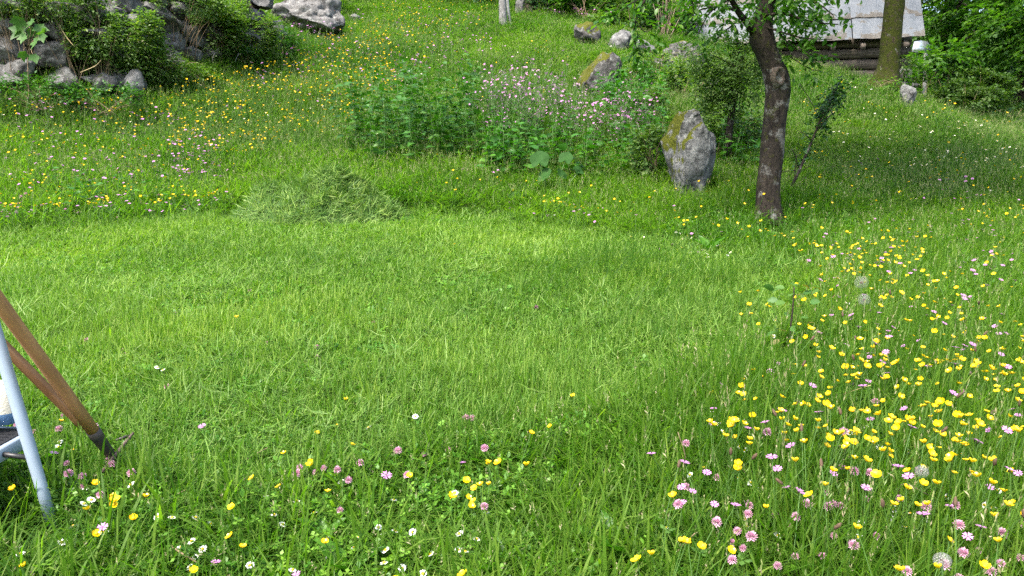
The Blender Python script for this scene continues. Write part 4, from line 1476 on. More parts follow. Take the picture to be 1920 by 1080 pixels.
for (u, v, Y, ru, rv, n, mat, label) in [
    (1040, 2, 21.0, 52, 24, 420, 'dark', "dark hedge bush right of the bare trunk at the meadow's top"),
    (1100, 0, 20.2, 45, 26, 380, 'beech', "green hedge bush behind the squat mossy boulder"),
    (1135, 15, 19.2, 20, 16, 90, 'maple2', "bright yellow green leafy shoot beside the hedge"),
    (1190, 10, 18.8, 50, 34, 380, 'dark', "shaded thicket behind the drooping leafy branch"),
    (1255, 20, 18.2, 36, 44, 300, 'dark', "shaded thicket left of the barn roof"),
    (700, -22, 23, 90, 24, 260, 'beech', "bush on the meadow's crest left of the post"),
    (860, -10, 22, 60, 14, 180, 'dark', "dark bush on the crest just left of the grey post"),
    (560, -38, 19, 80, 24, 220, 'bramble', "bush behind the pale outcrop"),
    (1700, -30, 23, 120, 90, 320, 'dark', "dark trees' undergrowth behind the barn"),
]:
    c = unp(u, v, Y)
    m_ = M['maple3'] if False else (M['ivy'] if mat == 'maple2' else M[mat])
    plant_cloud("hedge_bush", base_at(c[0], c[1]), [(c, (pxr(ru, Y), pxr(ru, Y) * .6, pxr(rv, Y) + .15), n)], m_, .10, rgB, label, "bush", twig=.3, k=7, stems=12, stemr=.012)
# brown dead canes
o = base_at(*unp(1246, 40, 17.4)[:2])
t_ = thing("dead_canes", o, "bundle of bare brown upright canes between thicket and barn", "dead shrub")
for k in range(16):
    e = unp(1246 + rng.normal(0, 16), rng.uniform(-25, 12), 17.4) + [0, rng.normal(0, .12), 0]
    V, Fs = tube(bez([rng.normal(0, .06, 3) * [1, 1, 0], (e - o) * .5 + rng.normal(0, .04, 3), e - o], 6), np.linspace(.010, .004, 6), 4)
    link("cane", raw_mesh("cane", V, Fs, [flat_mat("brown_cane", (.22, .16, .11), var=.4)] if k == 0 else [bpy.data.materials["brown_cane"]]), t_)
# wooded slope behind everything
for k in range(15):
    x = -24 + k * 3.6 + rng.uniform(-1, 1)
    y = 28 + rng.uniform(-2, 5) + max(0, -x - 8) * .2
    b_ = np.array([x, y, gz(np.clip(x, -28, 28), y)])
    hgt = rng.uniform(5.5, 8.5)
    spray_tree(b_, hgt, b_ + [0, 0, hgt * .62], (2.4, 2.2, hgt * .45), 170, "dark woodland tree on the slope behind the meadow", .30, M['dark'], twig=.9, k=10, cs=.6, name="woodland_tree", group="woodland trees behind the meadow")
# ================================================================== HERB CLUMPS IN MID MEADOW
rgH = np.random.default_rng(1234)


def stalk_plant(name, h, pairs, size, mat, base, r=.004, branch=0, flowers=None, fmat=None, seed=0, leafdroop=.35):
    """upright stalk with opposite leaf pairs; returns (stem mesh, foliage mesh, flower mesh or None) with foot at the origin"""
    rg = np.random.default_rng(seed)
    pa = bez([(0, 0, -.02), (rg.normal(0, .03), rg.normal(0, .03), h * .5), (rg.normal(0, .08) * h, rg.normal(0, .08) * h, h)], 10)
    st = MB(); V, Fs = tube(pa, np.linspace(r, r * .5, 10), 4); st.add(V, Fs)
    P, D, S = [], [], []
    for k in range(pairs):
        t = .12 + .88 * (k + .5) / pairs
        q = pa[min(9, int(t * 9.5))]
        a = k * math.pi / 2 + rg.normal(0, .2)
        for sgn in (0, math.pi):
            P.append(q); D.append((math.cos(a + sgn), math.sin(a + sgn), .25 - leafdroop * (1 - t)))
            S.append(size * (1.15 - .65 * t) * rg.uniform(.8, 1.2))
    P, D, S = np.array(P), np.array(D), np.array(S)
    Rm = frames(D, rg)
    V, Fs, a = replicate(base[0], base[1], Rm, P, S, np.clip(rg.normal(.5, .25, len(P)), 0, 1))
    fol = raw_mesh("foliage", V, Fs, [mat], bv=a)
    fl = None
    if flowers:
        fm = MB()
        for _ in range(flowers):
            d = np.array([rg.normal(0, .35), rg.normal(0, .35), 1.0]); d /= np.linalg.norm(d)
            q0 = pa[rg.integers(5, 9)]
            e = q0 + d * h * rg.uniform(.12, .4)
            V, Fs = tube(np.array([q0, (q0 + e) / 2 + rg.normal(0, .01, 3), e]), .0018, 3, cap=False); st.add(V, Fs)
            add_star(fm, e, np.array([rg.normal(0, .5), -.5 + rg.normal(0, .4), .8]), .0125, 5, rg, notch=True)
        fl = fm.mesh("flower", [fmat])
    return st.mesh("stem", [M['stem']]), fol, fl


def add_star(mb, c, n, r, k, rg, notch=False, cup=.25, mi=0):
    n = np.asarray(n, float); n /= np.linalg.norm(n)
    x = np.cross(n, [0.3, .2, 1]); x /= np.linalg.norm(x); y = np.cross(n, x)
    ph = rg.uniform(0, 6)
    for i in range(k):
        a = ph + i * 2 * math.pi / k
        d = x * math.cos(a) + y * math.sin(a); s = np.cross(n, d)
        w_ = 1.9 / k
        p = lambda rr, ss, zz: c + d * r * rr + s * r * ss + n * r * zz
        if notch:
            mb.add([p(.08, 0, 0), p(.6, -w_ * .8, cup * .5), p(1, -w_, cup), p(.82, 0, cup * .8), p(1, w_, cup), p(.6, w_ * .8, cup * .5)], [(0, 1, 2, 3), (0, 3, 4, 5)], mi, .5)
        else:
            mb.add([p(.05, 0, 0), p(.5, -w_, cup * .3), p(.92, -w_ * .7, cup), p(1.02, 0, cup * 1.1), p(.92, w_ * .7, cup), p(.5, w_, cup * .3)], [(0, 1, 2, 3), (0, 3, 4, 5)], mi, .5)


def plant_set(name, protos, spots, label, cat, group, smin=.8, smax=1.2):
    first = []
    for (st, fol, fl) in protos:
        t_ = thing(name, (0, 0, -50), label, cat, group)
        link("stem", st, t_)
        tag(link("foliage", fol, t_), kind="stuff")
        if fl:
            tag(link("flower", fl, t_), kind="stuff")
        first.append(t_)
    for i, p in enumerate(spots):
        k = i % len(first)
        o = first[k] if i < len(first) else copy_tree(first[k])
        o.location = p
        o.rotation_euler = (rgH.normal(0, .17), rgH.normal(0, .17), rgH.uniform(0, 6.28))
        s = rgH.uniform(smin * .75, smax * 1.08)
        o.scale = (s, s, s)


def spots_in(poly_px, n, h=0.0):
    """random ground points inside a photo polygon"""
    pp = np.array(poly_px, float)
    lo, hi = pp.min(0), pp.max(0)
    out = []
    while len(out) < n:
        q = rgH.uniform(lo, hi, (n * 2, 2))
        out += list(q[poly_sd(q, pp) < 0])
    q = np.array(out[:n])
    P, ok = ground_hit(q[:, 0], q[:, 1], h)
    return P


nets = [stalk_plant("n", .95, 9, .135, M['nettle'], (NET_V, NET_F), seed=i) for i in range(4)]
plant_set("nettle_plant", nets, spots_in([(655, 262), (690, 245), (760, 240), (840, 245), (890, 262), (890, 318), (800, 325), (700, 326), (655, 312)], 120), "dark green nettle stalk in the tall patch behind the cut grass heap", "nettle", "nettles in the dark patch left of the pink flowers", .7, 1.1)
plant_set("nettle_plant", [stalk_plant("n", .6, 7, .10, M['nettle'], (NET_V, NET_F), seed=9 + i) for i in range(2)], spots_in([(858, 205), (900, 195), (950, 205), (950, 238), (870, 238)], 26),
          "dark nettle stalk in the small patch above the pink flowers", "nettle", "nettles above the pink flowers", .7, 1.0)
plant_set("nettle_plant", [stalk_plant("n", .5, 6, .09, M['ivy'], (NET_V, NET_F), seed=19 + i) for i in range(2)], spots_in([(650, 232), (760, 210), (860, 214), (860, 240), (700, 250)], 40),
          "pale green leafy stalk along the back of the dark nettle patch", "herb", "pale leafy stalks behind the nettles", .7, 1.1)
camp = [stalk_plant("c", .72, 7, .085, M['nettle'], (NET_V, NET_F), flowers=14, fmat=M['pink'] if i % 3 else M['palepink'], seed=30 + i, r=.003) for i in range(5)]
plant_set("pink_campion", camp, spots_in([(890, 262), (980, 250), (1070, 252), (1090, 300), (1010, 310), (900, 300)], 70), "campion in full pink flower in the tall clump above the big round leaves", "wildflower", "pink campions in the tall clump", .75, 1.15)
plant_set("pink_campion", [stalk_plant("c", .48, 6, .075, M['nettle'], (NET_V, NET_F), flowers=9, fmat=M['pink'], seed=40 + i, r=.003) for i in range(3)],
          spots_in([(1075, 268), (1160, 235), (1225, 262), (1230, 300), (1150, 318), (1080, 312)], 60), "shorter pink campion between the tall clump and the mossy boulder", "wildflower", "short pink campions left of the boulder", .7, 1.2)
gel = [stalk_plant("g", .46, 5, .125, M['cover'], (NET_V, NET_F), seed=50 + i, leafdroop=.1) for i in range(3)]
plant_set("leafy_herb", gel, spots_in([(920, 312), (1000, 300), (1060, 310), (1050, 345), (960, 352), (915, 338)], 46), "broad leaved green herb below the pink flower clump", "herb", "broad leaved herbs below the pink clump", .8, 1.25)
plant_set("leafy_herb", gel, spots_in([(880, 285), (1240, 270), (1250, 335), (1100, 352), (900, 345)], 110), "green herb in the thick undergrowth from the nettles to the tall boulder", "herb", "undergrowth herbs left of the tall boulder", .8, 1.25)
plant_set("leafy_herb", [gel[0], gel[2]], spots_in([(1110, 175), (1245, 165), (1250, 262), (1130, 262)], 90), "green herb on the bank below the golden mossed stone", "herb", "herbs on the bank below the mossed stone", .8, 1.2)
plant_set("leafy_herb", [gel[1], gel[2]], spots_in([(1340, 215), (1415, 200), (1415, 330), (1345, 335)], 46), "green herb between the tall boulder and the leaning trunk", "herb", "herbs between boulder and leaning trunk", .7, 1.1)
plant_set("leafy_herb", [gel[1], gel[0]], spots_in([(1130, 190), (1230, 180), (1245, 240), (1150, 240)], 50), "leafy green herb on the bank left of the tall boulder", "herb", "leafy herbs left of the tall boulder", .6, 1.0)
plant_set("leafy_herb", [gel[2], gel[0]], spots_in([(100, 372), (330, 372), (330, 408), (110, 412)], 34), "leafy green herb along the left edge of the mown patch", "herb", "leafy herbs at the left mowing edge", .45, .75)

# butterbur with big round leaves, each a part
def disc_leaf(seed):
    rg = np.random.default_rng(seed)
    V = [(0, 0, 0)]
    n = 22
    for ring in (.5, 1.0):
        for i in range(n):
            a = math.pi * 2 * i / n - math.pi / 2
            notch = 1 - .55 * math.exp(-((a + math.pi / 2) / .35) ** 2) - .55 * math.exp(-((a - 1.5 * math.pi) / .35) ** 2)
            rr = ring * notch * (1 + .06 * math.sin(5 * a + seed) * ring)
            V.append((rr * math.cos(a), rr * math.sin(a) + .25, .10 * ring + .10 * math.sin(3 * a + seed) * ring + rg.normal(0, .02)))
    Fs = [(0, 1 + i, 1 + (i + 1) % n) for i in range(n)] + [(1 + i, 1 + n + i, 1 + n + (i + 1) % n, 1 + (i + 1) % n) for i in range(n)]
    return np.array(V), Fs


ob = gp(1030, 352)
bb = thing("butterbur", ob, "plant with large floppy round grey green leaves below the pink flowers", "plant")
mb = MB()
for i, (u, v, px_, tilt, dy) in enumerate([(1012, 304, 26, -70, .0), (1060, 300, 20, -60, .05), (1055, 330, 20, -62, -.08), (1022, 332, 24, -50, -.05), (1085, 322, 16, -55, 0), (965, 370, 17, -40, -.3), (985, 366, 14, -35, -.3)]):
    p = unp(u, v, ob[1] + dy)
    V, Fs = disc_leaf(i)
    s = px_ / F * ob[1] * .7
    link("leaf", raw_mesh("leaf", V, Fs, [M['butterbur']], smooth=True, bv=np.full(len(V), .5)), bb, loc=p - ob, rot=(R(180 + tilt + 30) if False else R(-tilt * .9), rgH.normal(0, .25), rgH.normal(0, .6)), scale=(s, s, s))
    V, Fs = tube(bez([np.array([rgH.normal(0, .04), 0, 0]), (p - ob) * .6 - [0, 0, .03], p - ob], 6), .005, 5); mb.add(V, Fs)
link("stem", mb.mesh("stem", [M['stem']]), bb)

# ================================================================== HEAP OF CUT GRASS
oh = gp(575, 392)
heap = thing("cut_grass_heap", oh, "raked heap of freshly cut grass at the far edge of the mown patch", "grass heap")
Dh = oh[1] + .35
hw = 152 / F * Dh
nn_ = 34
V = []
for j in range(nn_):
    for i in range(nn_ * 2):
        a = i / (nn_ * 2) * 2 * math.pi; r = j / (nn_ - 1)
        x, y = r * math.cos(a) * hw, r * math.sin(a) * .62
        gx, gy = oh[0] + x, oh[1] + .38 + y
        prof = (1 - r ** 2) ** .75 * (.21 + .06 * math.exp(-((x - .1) / .3) ** 2) + .03 * math.sin(x * 9))
        V.append((gx - oh[0], gy - oh[1], gz(gx, gy) - oh[2] + prof * (1 + .6 * mnoise.noise(Vector((gx * 5, gy * 5, 0))) + .5 * mnoise.noise(Vector((gx * 13, gy * 13, 4)))) - .02))
V = np.array(V)
n2 = nn_ * 2
Fs = [(j * n2 + i, j * n2 + (i + 1) % n2, (j + 1) * n2 + (i + 1) % n2, (j + 1) * n2 + i) for j in range(nn_ - 1) for i in range(n2)]
link("mound", raw_mesh("mound", V, Fs, [flat_mat("packed_grass_gap_shade", (.045, .075, .015), rough=1, col2=(.014, .026, .006), scale=40, bump=.8)], smooth=True), heap)  # core colour darkened to give shaded crevices between the cut blades
tri = np.array(Fs)[:, :3]
nh = 3400
w_ = np.linalg.norm(np.cross(V[tri[:, 1]] - V[tri[:, 0]], V[tri[:, 2]] - V[tri[:, 0]]), axis=1); w_ += np.linalg.norm(np.cross(V[np.array(Fs)[:, 2]] - V[tri[:, 0]], V[np.array(Fs)[:, 3]] - V[tri[:, 0]]), axis=1)
fi = rgH.choice(len(Fs), nh, p=w_ / w_.sum())
a, b = rgH.uniform(0, 1, nh), rgH.uniform(0, 1, nh)
Q = np.array(Fs)[fi]
hp = V[Q[:, 0]] * ((1 - a) * (1 - b))[:, None] + V[Q[:, 1]] * (a * (1 - b))[:, None] + V[Q[:, 2]] * (a * b)[:, None] + V[Q[:, 3]] * ((1 - a) * b)[:, None]
lying = [source("cut_blades", tuft_mesh(700 + i, 18, .08, .10, .0075, lying=True, hvar=.7, mats=[M['heap'], M['seed']])) for i in range(5)]
hn = np.cross(V[Q[:, 1]] - V[Q[:, 0]], V[Q[:, 3]] - V[Q[:, 0]]); hn /= np.linalg.norm(hn, axis=1)[:, None] + 1e-9
hn[hn[:, 2] < 0] *= -1
hn += rgH.normal(0, .2, hn.shape)
hrot = np.array([(Vector(q).to_track_quat('Z', 'Y') @ Euler((0, 0, z)).to_quaternion()).to_euler()[:] for q, z in zip(hn, rgH.uniform(0, 6.28, nh))])
hs = scatter("cut_grass", hp + hn * rgH.uniform(-.015, .03, (nh, 1)), hrot, rgH.uniform(.45, 1.0, nh), rgH.uniform(0, 1, nh), lying, parent=heap)
tag(hs, kind="stuff")
for k_ in np.linspace(-.95, .95, 7):
    EXCL.append((oh[0] + k_ * hw * .75, oh[1] + .38, .58 * math.sqrt(max(.2, 1 - (k_ * .75) ** 2))))

# ================================================================== TOOLS AND LADDER AT THE LEFT EDGE
M['handle'] = flat_mat("worn_wood_handle", (.46, .225, .10), rough=.5, spec=.3, col2=(.30, .14, .06), scale=10, bump=.25, stretch=(6, 6, .6))
M['handle2'] = flat_mat("dark_wood_handle", (.27, .14, .065), rough=.5, spec=.3, col2=(.15, .07, .03), scale=10, bump=.25, stretch=(6, 6, .6))
M['iron'] = flat_mat("black_socket", (.035, .035, .038), rough=.5, col2=(.07, .055, .045), scale=30, bump=.3, metal=.3)
M['rust'] = flat_mat("rusty_bar", (.15, .10, .075), rough=.8, col2=(.08, .05, .04), scale=60, bump=.4)


def along(name, p0, p1, radii, mat, parent, org, sides=16, sq=False, bump=.0):
    n = len(radii)
    pts = np.linspace(p0, p1, n)
    V, Fs = tube(pts, radii, sides)
    ctr = np.repeat(pts, sides, 0)
    if sq:
        d = V - ctr
        an = np.tile(np.arange(sides) * 2 * math.pi / sides, n)
        V = ctr + d * (1 / np.maximum(abs(np.cos(an)), abs(np.sin(an))).clip(.78, 1))[:, None] * .88
    # object with its own axis along the pole so the grain follows it
    ax = Vector(p1 - p0).normalized()
    q = ax.to_track_quat('Z', 'Y').to_matrix()
    V2 = (V - p0) @ np.array(q)
    o = link(name, raw_mesh(name, V2, Fs, [mat], smooth=not sq), parent)
    o.matrix_local = Matrix.Translation(Vector(p0 - org)) @ q.to_4x4()
    return o


tip = ground_hit([213], [860], .05)[0][0] + [0, 0, .05]
top = unp(-2, 566, tip[1] - .36)
topx = top + (top - tip) * .8
rk = thing("garden_rake", tip - [0, 0, .05], "long round wooden handle ending in a black socket and a thin rusty bar", "rake")
og = np.array(rk.location)
cut = tip + (top - tip) * .205
along("handle", cut, topx, [.0180] * 4 + [.0190] * 4, M['handle'], rk, og, 18)
along("socket", tip, cut + (top - tip) * .01, [.0135, .015, .0165, .018, .0195, .0197], M['iron'], rk, og, 16)
b0, b1 = ground_hit([192, 250], [884, 812], .07)[0] + [0, 0, .07]
along("bar", b0, b1, [.005, .006, .0065, .006, .0045], M['rust'], rk, og, 6, sq=True)
t0, t1 = ground_hit([218, 246], [828, 818], .06)[0] + [0, 0, .065]
along("tine", t0, t1, [.004, .005, .003], M['iron'], rk, og, 6)
e2 = ground_hit([186], [828], .0)[0][0]
s2 = unp(4, 645, e2[1] - .16)
hk = thing("garden_hoe", e2, "darker squared wooden handle crossing behind the round one", "tool")
along("handle", e2, s2 + (s2 - e2) * .8, [.0148] * 8, M['handle2'], hk, e2, 16, sq=True)
along("blade", e2 + [-.07, .02, .01], e2 + [.07, .03, .01], [.012, .014, .012], M['iron'], hk, e2, 8)

M['ladder'] = flat_mat("pale_blue_grey_paint", (.27, .33, .40), rough=.38, spec=.5, var=.08, scale=25)
M['tread'] = flat_mat("black_anti_slip_rubber", (.018, .019, .022), rough=.75, var=.4, scale=160, bump=.4, stretch=(8, 1, 1))
M['plug'] = flat_mat("black_plastic", (.02, .02, .02), rough=.4)
f0 = ground_hit([101], [992], .0)[0][0]
f1 = unp(0, 650, f0[1] + .03)
EXCL.append((f0[0] + .02, f0[1] - .10, .11))
ld = thing("step_ladder", f0, "pale blue grey tubular step ladder with a black ribbed step", "step ladder")
f2 = f1 + (f1 - f0) * .7


def oval_leg(p0, p1, name="leg"):
    return along(name, p0, p1, [.0155] * 2 + [.0165] * 6, M['ladder'], ld, f0, 18)


oval_leg(f0, f2)
oval_leg(f0 + [-.46, -.02, .02], f2 + [-.36, -.02, 0])
# tread: rounded tray, its right end just left of the leg
tc = unp(-6, 846, f0[1] - .02)
Lx, Ly, hz = .40, .37, .042


def rrect(lx, ly, r, n=6):
    pts = []
    for cx, cy, a0 in ((lx / 2 - r, ly / 2 - r, 0), (-lx / 2 + r, ly / 2 - r, 90), (-lx / 2 + r, -ly / 2 + r, 180), (lx / 2 - r, -ly / 2 + r, 270)):
        for k in range(n + 1):
            a = R(a0 + 90 * k / n)
            pts.append((cx + r * math.cos(a), cy + r * math.sin(a)))
    return np.array(pts)


def prism_rings(rings):
    V = np.concatenate([np.c_[p, np.full(len(p), z)] for p, z in rings]); n = len(rings[0][0])
    Fs = [(k * n + i, k * n + (i + 1) % n, (k + 1) * n + (i + 1) % n, (k + 1) * n + i) for k in range(len(rings) - 1) for i in range(n)]
    Fs += [tuple(range(n - 1, -1, -1)), tuple((len(rings) - 1) * n + i for i in range(n))]
    return V, Fs


tco = tc + [-Lx / 2, 0, 0] - f0
o_, i_ = rrect(Lx, Ly, .06), rrect(Lx - .03, Ly - .03, .05)
V, Fs = prism_rings([(rrect(Lx - .012, Ly - .012, .055), -hz), (o_, -hz + .006), (o_, -.004), (rrect(Lx - .008, Ly - .008, .058), 0), (i_, 0.0), (rrect(Lx - .036, Ly - .036, .048), -.004)])
tr_ = link("step", raw_mesh("step", V, Fs, [M['ladder']]), ld, loc=tco, rot=(R(2), 0, R(-4)))
V, Fs = prism_rings([(rrect(Lx - .04, Ly - .04, .034), -.0035), (rrect(Lx - .04, Ly - .04, .034), .0005), (rrect(Lx - .044, Ly - .044, .032), .0015)])
mb = MB(); mb.add(V, Fs)
for k in range(15):
    V, Fs = box((0, -.14 + k * .02, .0022), (Lx - .07, .005, .0022)); mb.add(V, Fs)
link("anti_slip_pad", mb.mesh("anti_slip_pad", [M['tread']]), tr_)
pl = tc - f0 + [-.02, .02, -.014]
legp = f0 + (f1 - f0) * .395
V, Fs = tube(np.linspace(pl, legp - f0, 3), .0075, 10)
link("pivot_pin", raw_mesh("pivot_pin", V, Fs, [M['plug']], smooth=True), ld)
# pale cloth bag on the step behind the leg
cb = unp(8, 772, f0[1] + .13)
bag = thing("cloth_bag", cb, "cream cloth bag with a blue bottom standing behind the ladder leg", "bag")
bag.scale = (.8, .8, .72)
rings = []
for z, rx, ry in [(0, .055, .04), (.004, .066, .05), (.05, .070, .054), (.10, .068, .052), (.145, .062, .046), (.165, .058, .04), (.166, .050, .034), (.14, .046, .03)]:
    a = np.linspace(0, 2 * math.pi, 24, endpoint=False)
    rings.append((np.c_[rx * np.cos(a) * (1 + .03 * np.sin(5 * a + z * 40)), ry * np.sin(a)], z))
V, Fs = prism_rings(rings)
mi = [1 if i < 24 * 2 else 0 for i in range(len(Fs))]
clothw = flat_mat("cream_cloth", (.62, .58, .48), rough=.9, var=.15, scale=120, bump=.3)
clothb = flat_mat("blue_cloth", (.10, .20, .36), rough=.9, var=.25, scale=120, bump=.3)
link("bag_body", raw_mesh("bag_body", V, Fs, [clothw, clothb], mi, smooth=True), bag, loc=(-.012, 0, -.045))
a = np.linspace(-.6, 2.4, 14)
V, Fs = tube(np.c_[.046 + .025 * np.cos(a), np.full(14, .0) - .02, .06 + .06 * np.sin(a)], .005, 6)
link("strap", raw_mesh("strap", V, Fs, [clothw], smooth=True), bag, loc=(-.012, 0, .01))

# ================================================================== FLOWERS
def flower_parts(kind, seed):
    """list of (part name, mesh builder, material) of a flower 1 unit = real size, foot at origin, nominal height per kind"""
    rg = np.random.default_rng(seed)
    H = {'buttercup': .26, 'daisy': .11, 'clover': .17, 'campion': .26}[kind]
    bx, by = rg.normal(0, .12) * H, rg.normal(0, .12) * H
    pa = bez([(0, 0, 0), (bx * .2, by * .2, H * .5), (bx, by, H)], 6)
    st = MB(); V, Fs = tube(pa, np.linspace(.0015, .0010, 6), 4, cap=False); st.add(V, Fs)
    top = pa[-1]
    n = np.array([rg.normal(0, .35), -.08 + rg.normal(0, .35), 1.0])
    n /= np.linalg.norm(n)
    parts = [("stem", st, M['stem'])]
    if kind == 'buttercup':
        ph = rg.uniform(0, 6)
        x = np.cross(n, [.3, .2, 1]); x /= np.linalg.norm(x); y = np.cross(n, x)
        r = .0092 * rg.uniform(.8, 1.2)
        cup = rg.uniform(.5, 1.1)
        for i in range(5):
            a = ph + i * 2 * math.pi / 5
            d = x * math.cos(a) + y * math.sin(a); s = np.cross(n, d)
            p = lambda rr, ss, zz: top + d * r * rr + s * r * ss + n * r * zz
            m = MB(); m.add([p(.06, 0, 0), p(.45, -.38, cup * .25), p(.45, 0, cup * .12), p(.45, .38, cup * .25), p(.85, -.52, cup * .75), p(.9, 0, cup * .62), p(.85, .52, cup * .75), p(1.08, -.25, cup), p(1.08, .25, cup)],
                            [(0, 2, 1), (0, 3, 2), (1, 2, 5, 4), (2, 3, 6, 5), (4, 5, 7), (5, 6, 8), (5, 8, 7)])
            parts.append(("petal", m, M['yellow']))
        m = MB(); V, Fs = ICO[2]; m.add(V * [.0042, .0042, .0032] + top + n * .003, Fs); parts.append(("centre", m, M['yelcen']))
    elif kind == 'daisy':
        x = np.cross(n, [.3, .2, 1]); x /= np.linalg.norm(x); y = np.cross(n, x)
        m = MB()
        r = .0105
        for i in range(17):
            a = i * 2 * math.pi / 17 + rg.normal(0, .06)
            d = x * math.cos(a) + y * math.sin(a); s = np.cross(n, d)
            p = lambda rr, ss, zz: top + d * r * rr + s * r * ss + n * r * zz
            L = rg.uniform(.9, 1.08)
            m.add([p(.3, -.05, 0), p(.75, -.15, .06), p(L, 0, .02), p(.75, .15, .06), p(.3, .05, 0)], [(0, 1, 2), (0, 2, 4), (4, 2, 3)])
        parts.append(("ray_florets", m, M['white']))
        m = MB(); V, Fs = ICO[2]; m.add(V * [.0041, .0041, .003] + top + n * .0006, Fs); parts.append(("centre", m, M['yelcen']))
    elif kind == 'clover':
        m = MB()
        for i in range(64):
            z = 1 - 1.75 * (i + .5) / 64
            a = i * 2.39996; q = math.sqrt(max(0, 1 - z * z))
            d = np.array([q * math.cos(a), q * math.sin(a), z + .25]); d /= np.linalg.norm(d)
            s = np.cross(d, [.1, .2, 1]); s /= np.linalg.norm(s); t_ = np.cross(d, s)
            R0 = .0125 * rg.uniform(.85, 1.1)
            m.add([top + d * .002, top + d * R0 * .7 + s * .0022, top + d * R0, top + d * R0 * .7 - s * .0022, top + d * R0 * .72 + t_ * .0018], [(0, 1, 2, 3), (0, 4, 2)])
        parts.append(("flower_head", m, M['clover']))
        lf = MB()
        for i in range(3):
            a = i * 2.09 + rg.uniform(0, 1); d = np.array([math.cos(a), math.sin(a), .2]); s = np.array([-math.sin(a), math.cos(a), 0])
            c = pa[3]
            lf.add([c, c + d * .012 + s * .007, c + d * .024, c + d * .012 - s * .007], [(0, 1, 2, 3)])
        parts.append(("leaf", lf, M['stem']))
    else:
        m = MB(); add_star(m, top, n, .0115, 5, rg, notch=True, cup=.12)
        parts.append(("petal", m, M['pink']))
        c = MB(); V, Fs = tube(np.array([top - n * .008, top - n * .004, top]), [.0014, .0026, .0016], 5); c.add(V, Fs); parts.append(("calyx", c, M['darkstem']))
    return H, parts


def merged(kind, seed):
    H, parts = flower_parts(kind, seed)
    mats, V, Fs, mi, A, n = [], [], [], [], [], 0
    for nm, mb_, m in parts:
        if m not in mats:
            mats.append(m)
        k = mats.index(m)
        V += mb_.V
        Fs += [tuple(i + n for i in f) for f in mb_.Fc]; mi += [k] * len(mb_.Fc)
        n += mb_.n
    return raw_mesh(kind, np.concatenate(V), Fs, mats, mi)


def proto_tree(kind, seed):
    H, parts = flower_parts(kind, seed)
    t_ = thing(kind, (0, 0, 0), None, None)
    for nm, mb_, m in parts:
        link(nm, mb_.mesh(nm, [m]), t_)
    return t_


def crop(pts, ox, oy, s):
    return [(ox + x / s, oy + y / s) for x, y in pts]


FL = {'buttercup': [], 'daisy': [], 'clover': [], 'campion': []}
FL['buttercup'] += crop([(338,43),(422,68),(405,100),(380,126),(347,187),(286,262),(393,293),(840,330),(1020,370),(858,415),(668,440),(958,96),(1010,100),(1025,126),(1076,132),(1150,122),(1081,193),(1118,221),(1072,250),(1115,263),(1168,28),(1217,18),(1053,68),(1120,88),(1388,133),(1395,168),(1566,150),(1460,108),(1480,196),(1300,272),(1335,265),(1260,316),(1516,267),(1508,232),(1705,237),(1690,72),(1742,48),(1850,66),(1908,55),(1866,235),(1903,257),(1830,287),(1634,342),(1704,328),(1725,396),(1170,390),(1197,433),(1310,402),(1310,462),(1848,468),(1828,512),(1690,415),(50,697),(163,705),(203,730),(1213,645),(1067,778),(1370,830),(1490,703),(1570,730),(1788,712),(0,430),(790,213),(765,92)], 1240, 780, 2.8235)
FL['clover'] += crop([(325,350),(423,435),(437,572),(482,590),(397,650),(412,745),(738,493),(800,480),(855,592),(1127,467),(1178,345),(1332,440),(967,697),(762,757),(1803,548),(1898,560),(1690,692),(985,247),(100,113),(825,740)], 1240, 780, 2.8235)
FL['campion'] += crop([(575,252),(610,262),(580,367),(225,288),(180,400),(900,345),(1213,62),(1475,595),(1420,500),(1895,290),(500,27)], 1240, 780, 2.8235)
FL['daisy'] += crop([(235,258),(123,295),(475,335),(425,322),(540,365),(713,80),(810,57),(738,203),(492,530),(1505,158),(1604,183),(1690,32),(1175,215),(1447,90),(1508,307),(1710,370),(1754,472),(1385,613),(1660,430),(550,207),(1365,208)], 1240, 780, 2.8235)
FL['buttercup'] += crop([(568,256),(528,338),(690,372),(812,395),(332,455),(388,658),(1033,632),(1300,350),(1482,365),(1833,228),(1815,305),(1888,303),(1780,440),(1712,467),(1135,840),(872,90),(1012,97),(70,868),(825,215)], 320, 780, 3)
FL['daisy'] += crop([(548,530),(775,535),(217,615),(605,620),(90,705),(118,685),(178,710),(88,803),(120,822),(808,777),(1028,762),(890,710),(1237,730),(1437,785),(1588,738),(1612,673),(1718,647),(1760,567),(1580,487),(1403,870),(1178,855),(955,398),(1138,668),(1700,765),(695,820)], 320, 780, 3)
FL['campion'] += crop([(1160,330),(1558,265),(725,850),(258,737),(240,97)], 320, 780, 3)
FL['clover'] += crop([(993,525),(1690,22),(1838,487),(828,288),(725,285),(1805,150)], 320, 780, 3)
FL['buttercup'] += crop([(897,58),(766,230),(748,270),(856,290),(1020,340),(143,497),(257,505),(284,560),(136,598),(565,652),(585,677),(637,640),(665,658),(890,660),(885,705),(1003,730),(785,775),(805,805),(415,710),(275,735),(197,765),(240,813),(455,812),(117,790),(36,865),(68,850),(147,870),(207,910),(262,912),(576,920),(688,942),(850,957),(908,960),(1008,920),(1230,932),(1432,962),(1542,967),(1020,1040),(970,1050),(1595,1070),(60,1065),(117,1003),(1490,765),(1452,703),(1555,757),(1693,873),(1730,895),(1660,757),(1195,650),(1420,538),(1473,543),(1540,522),(1263,518),(1718,465),(1760,487),(1750,767),(1790,980),(857,550),(975,560),(955,600),(690,450),(710,500),(597,522),(1105,466),(987,385),(915,160),(910,185),(965,155),(868,175),(665,148),(760,160),(655,115),(650,97)], 1340, 450, 3.086)
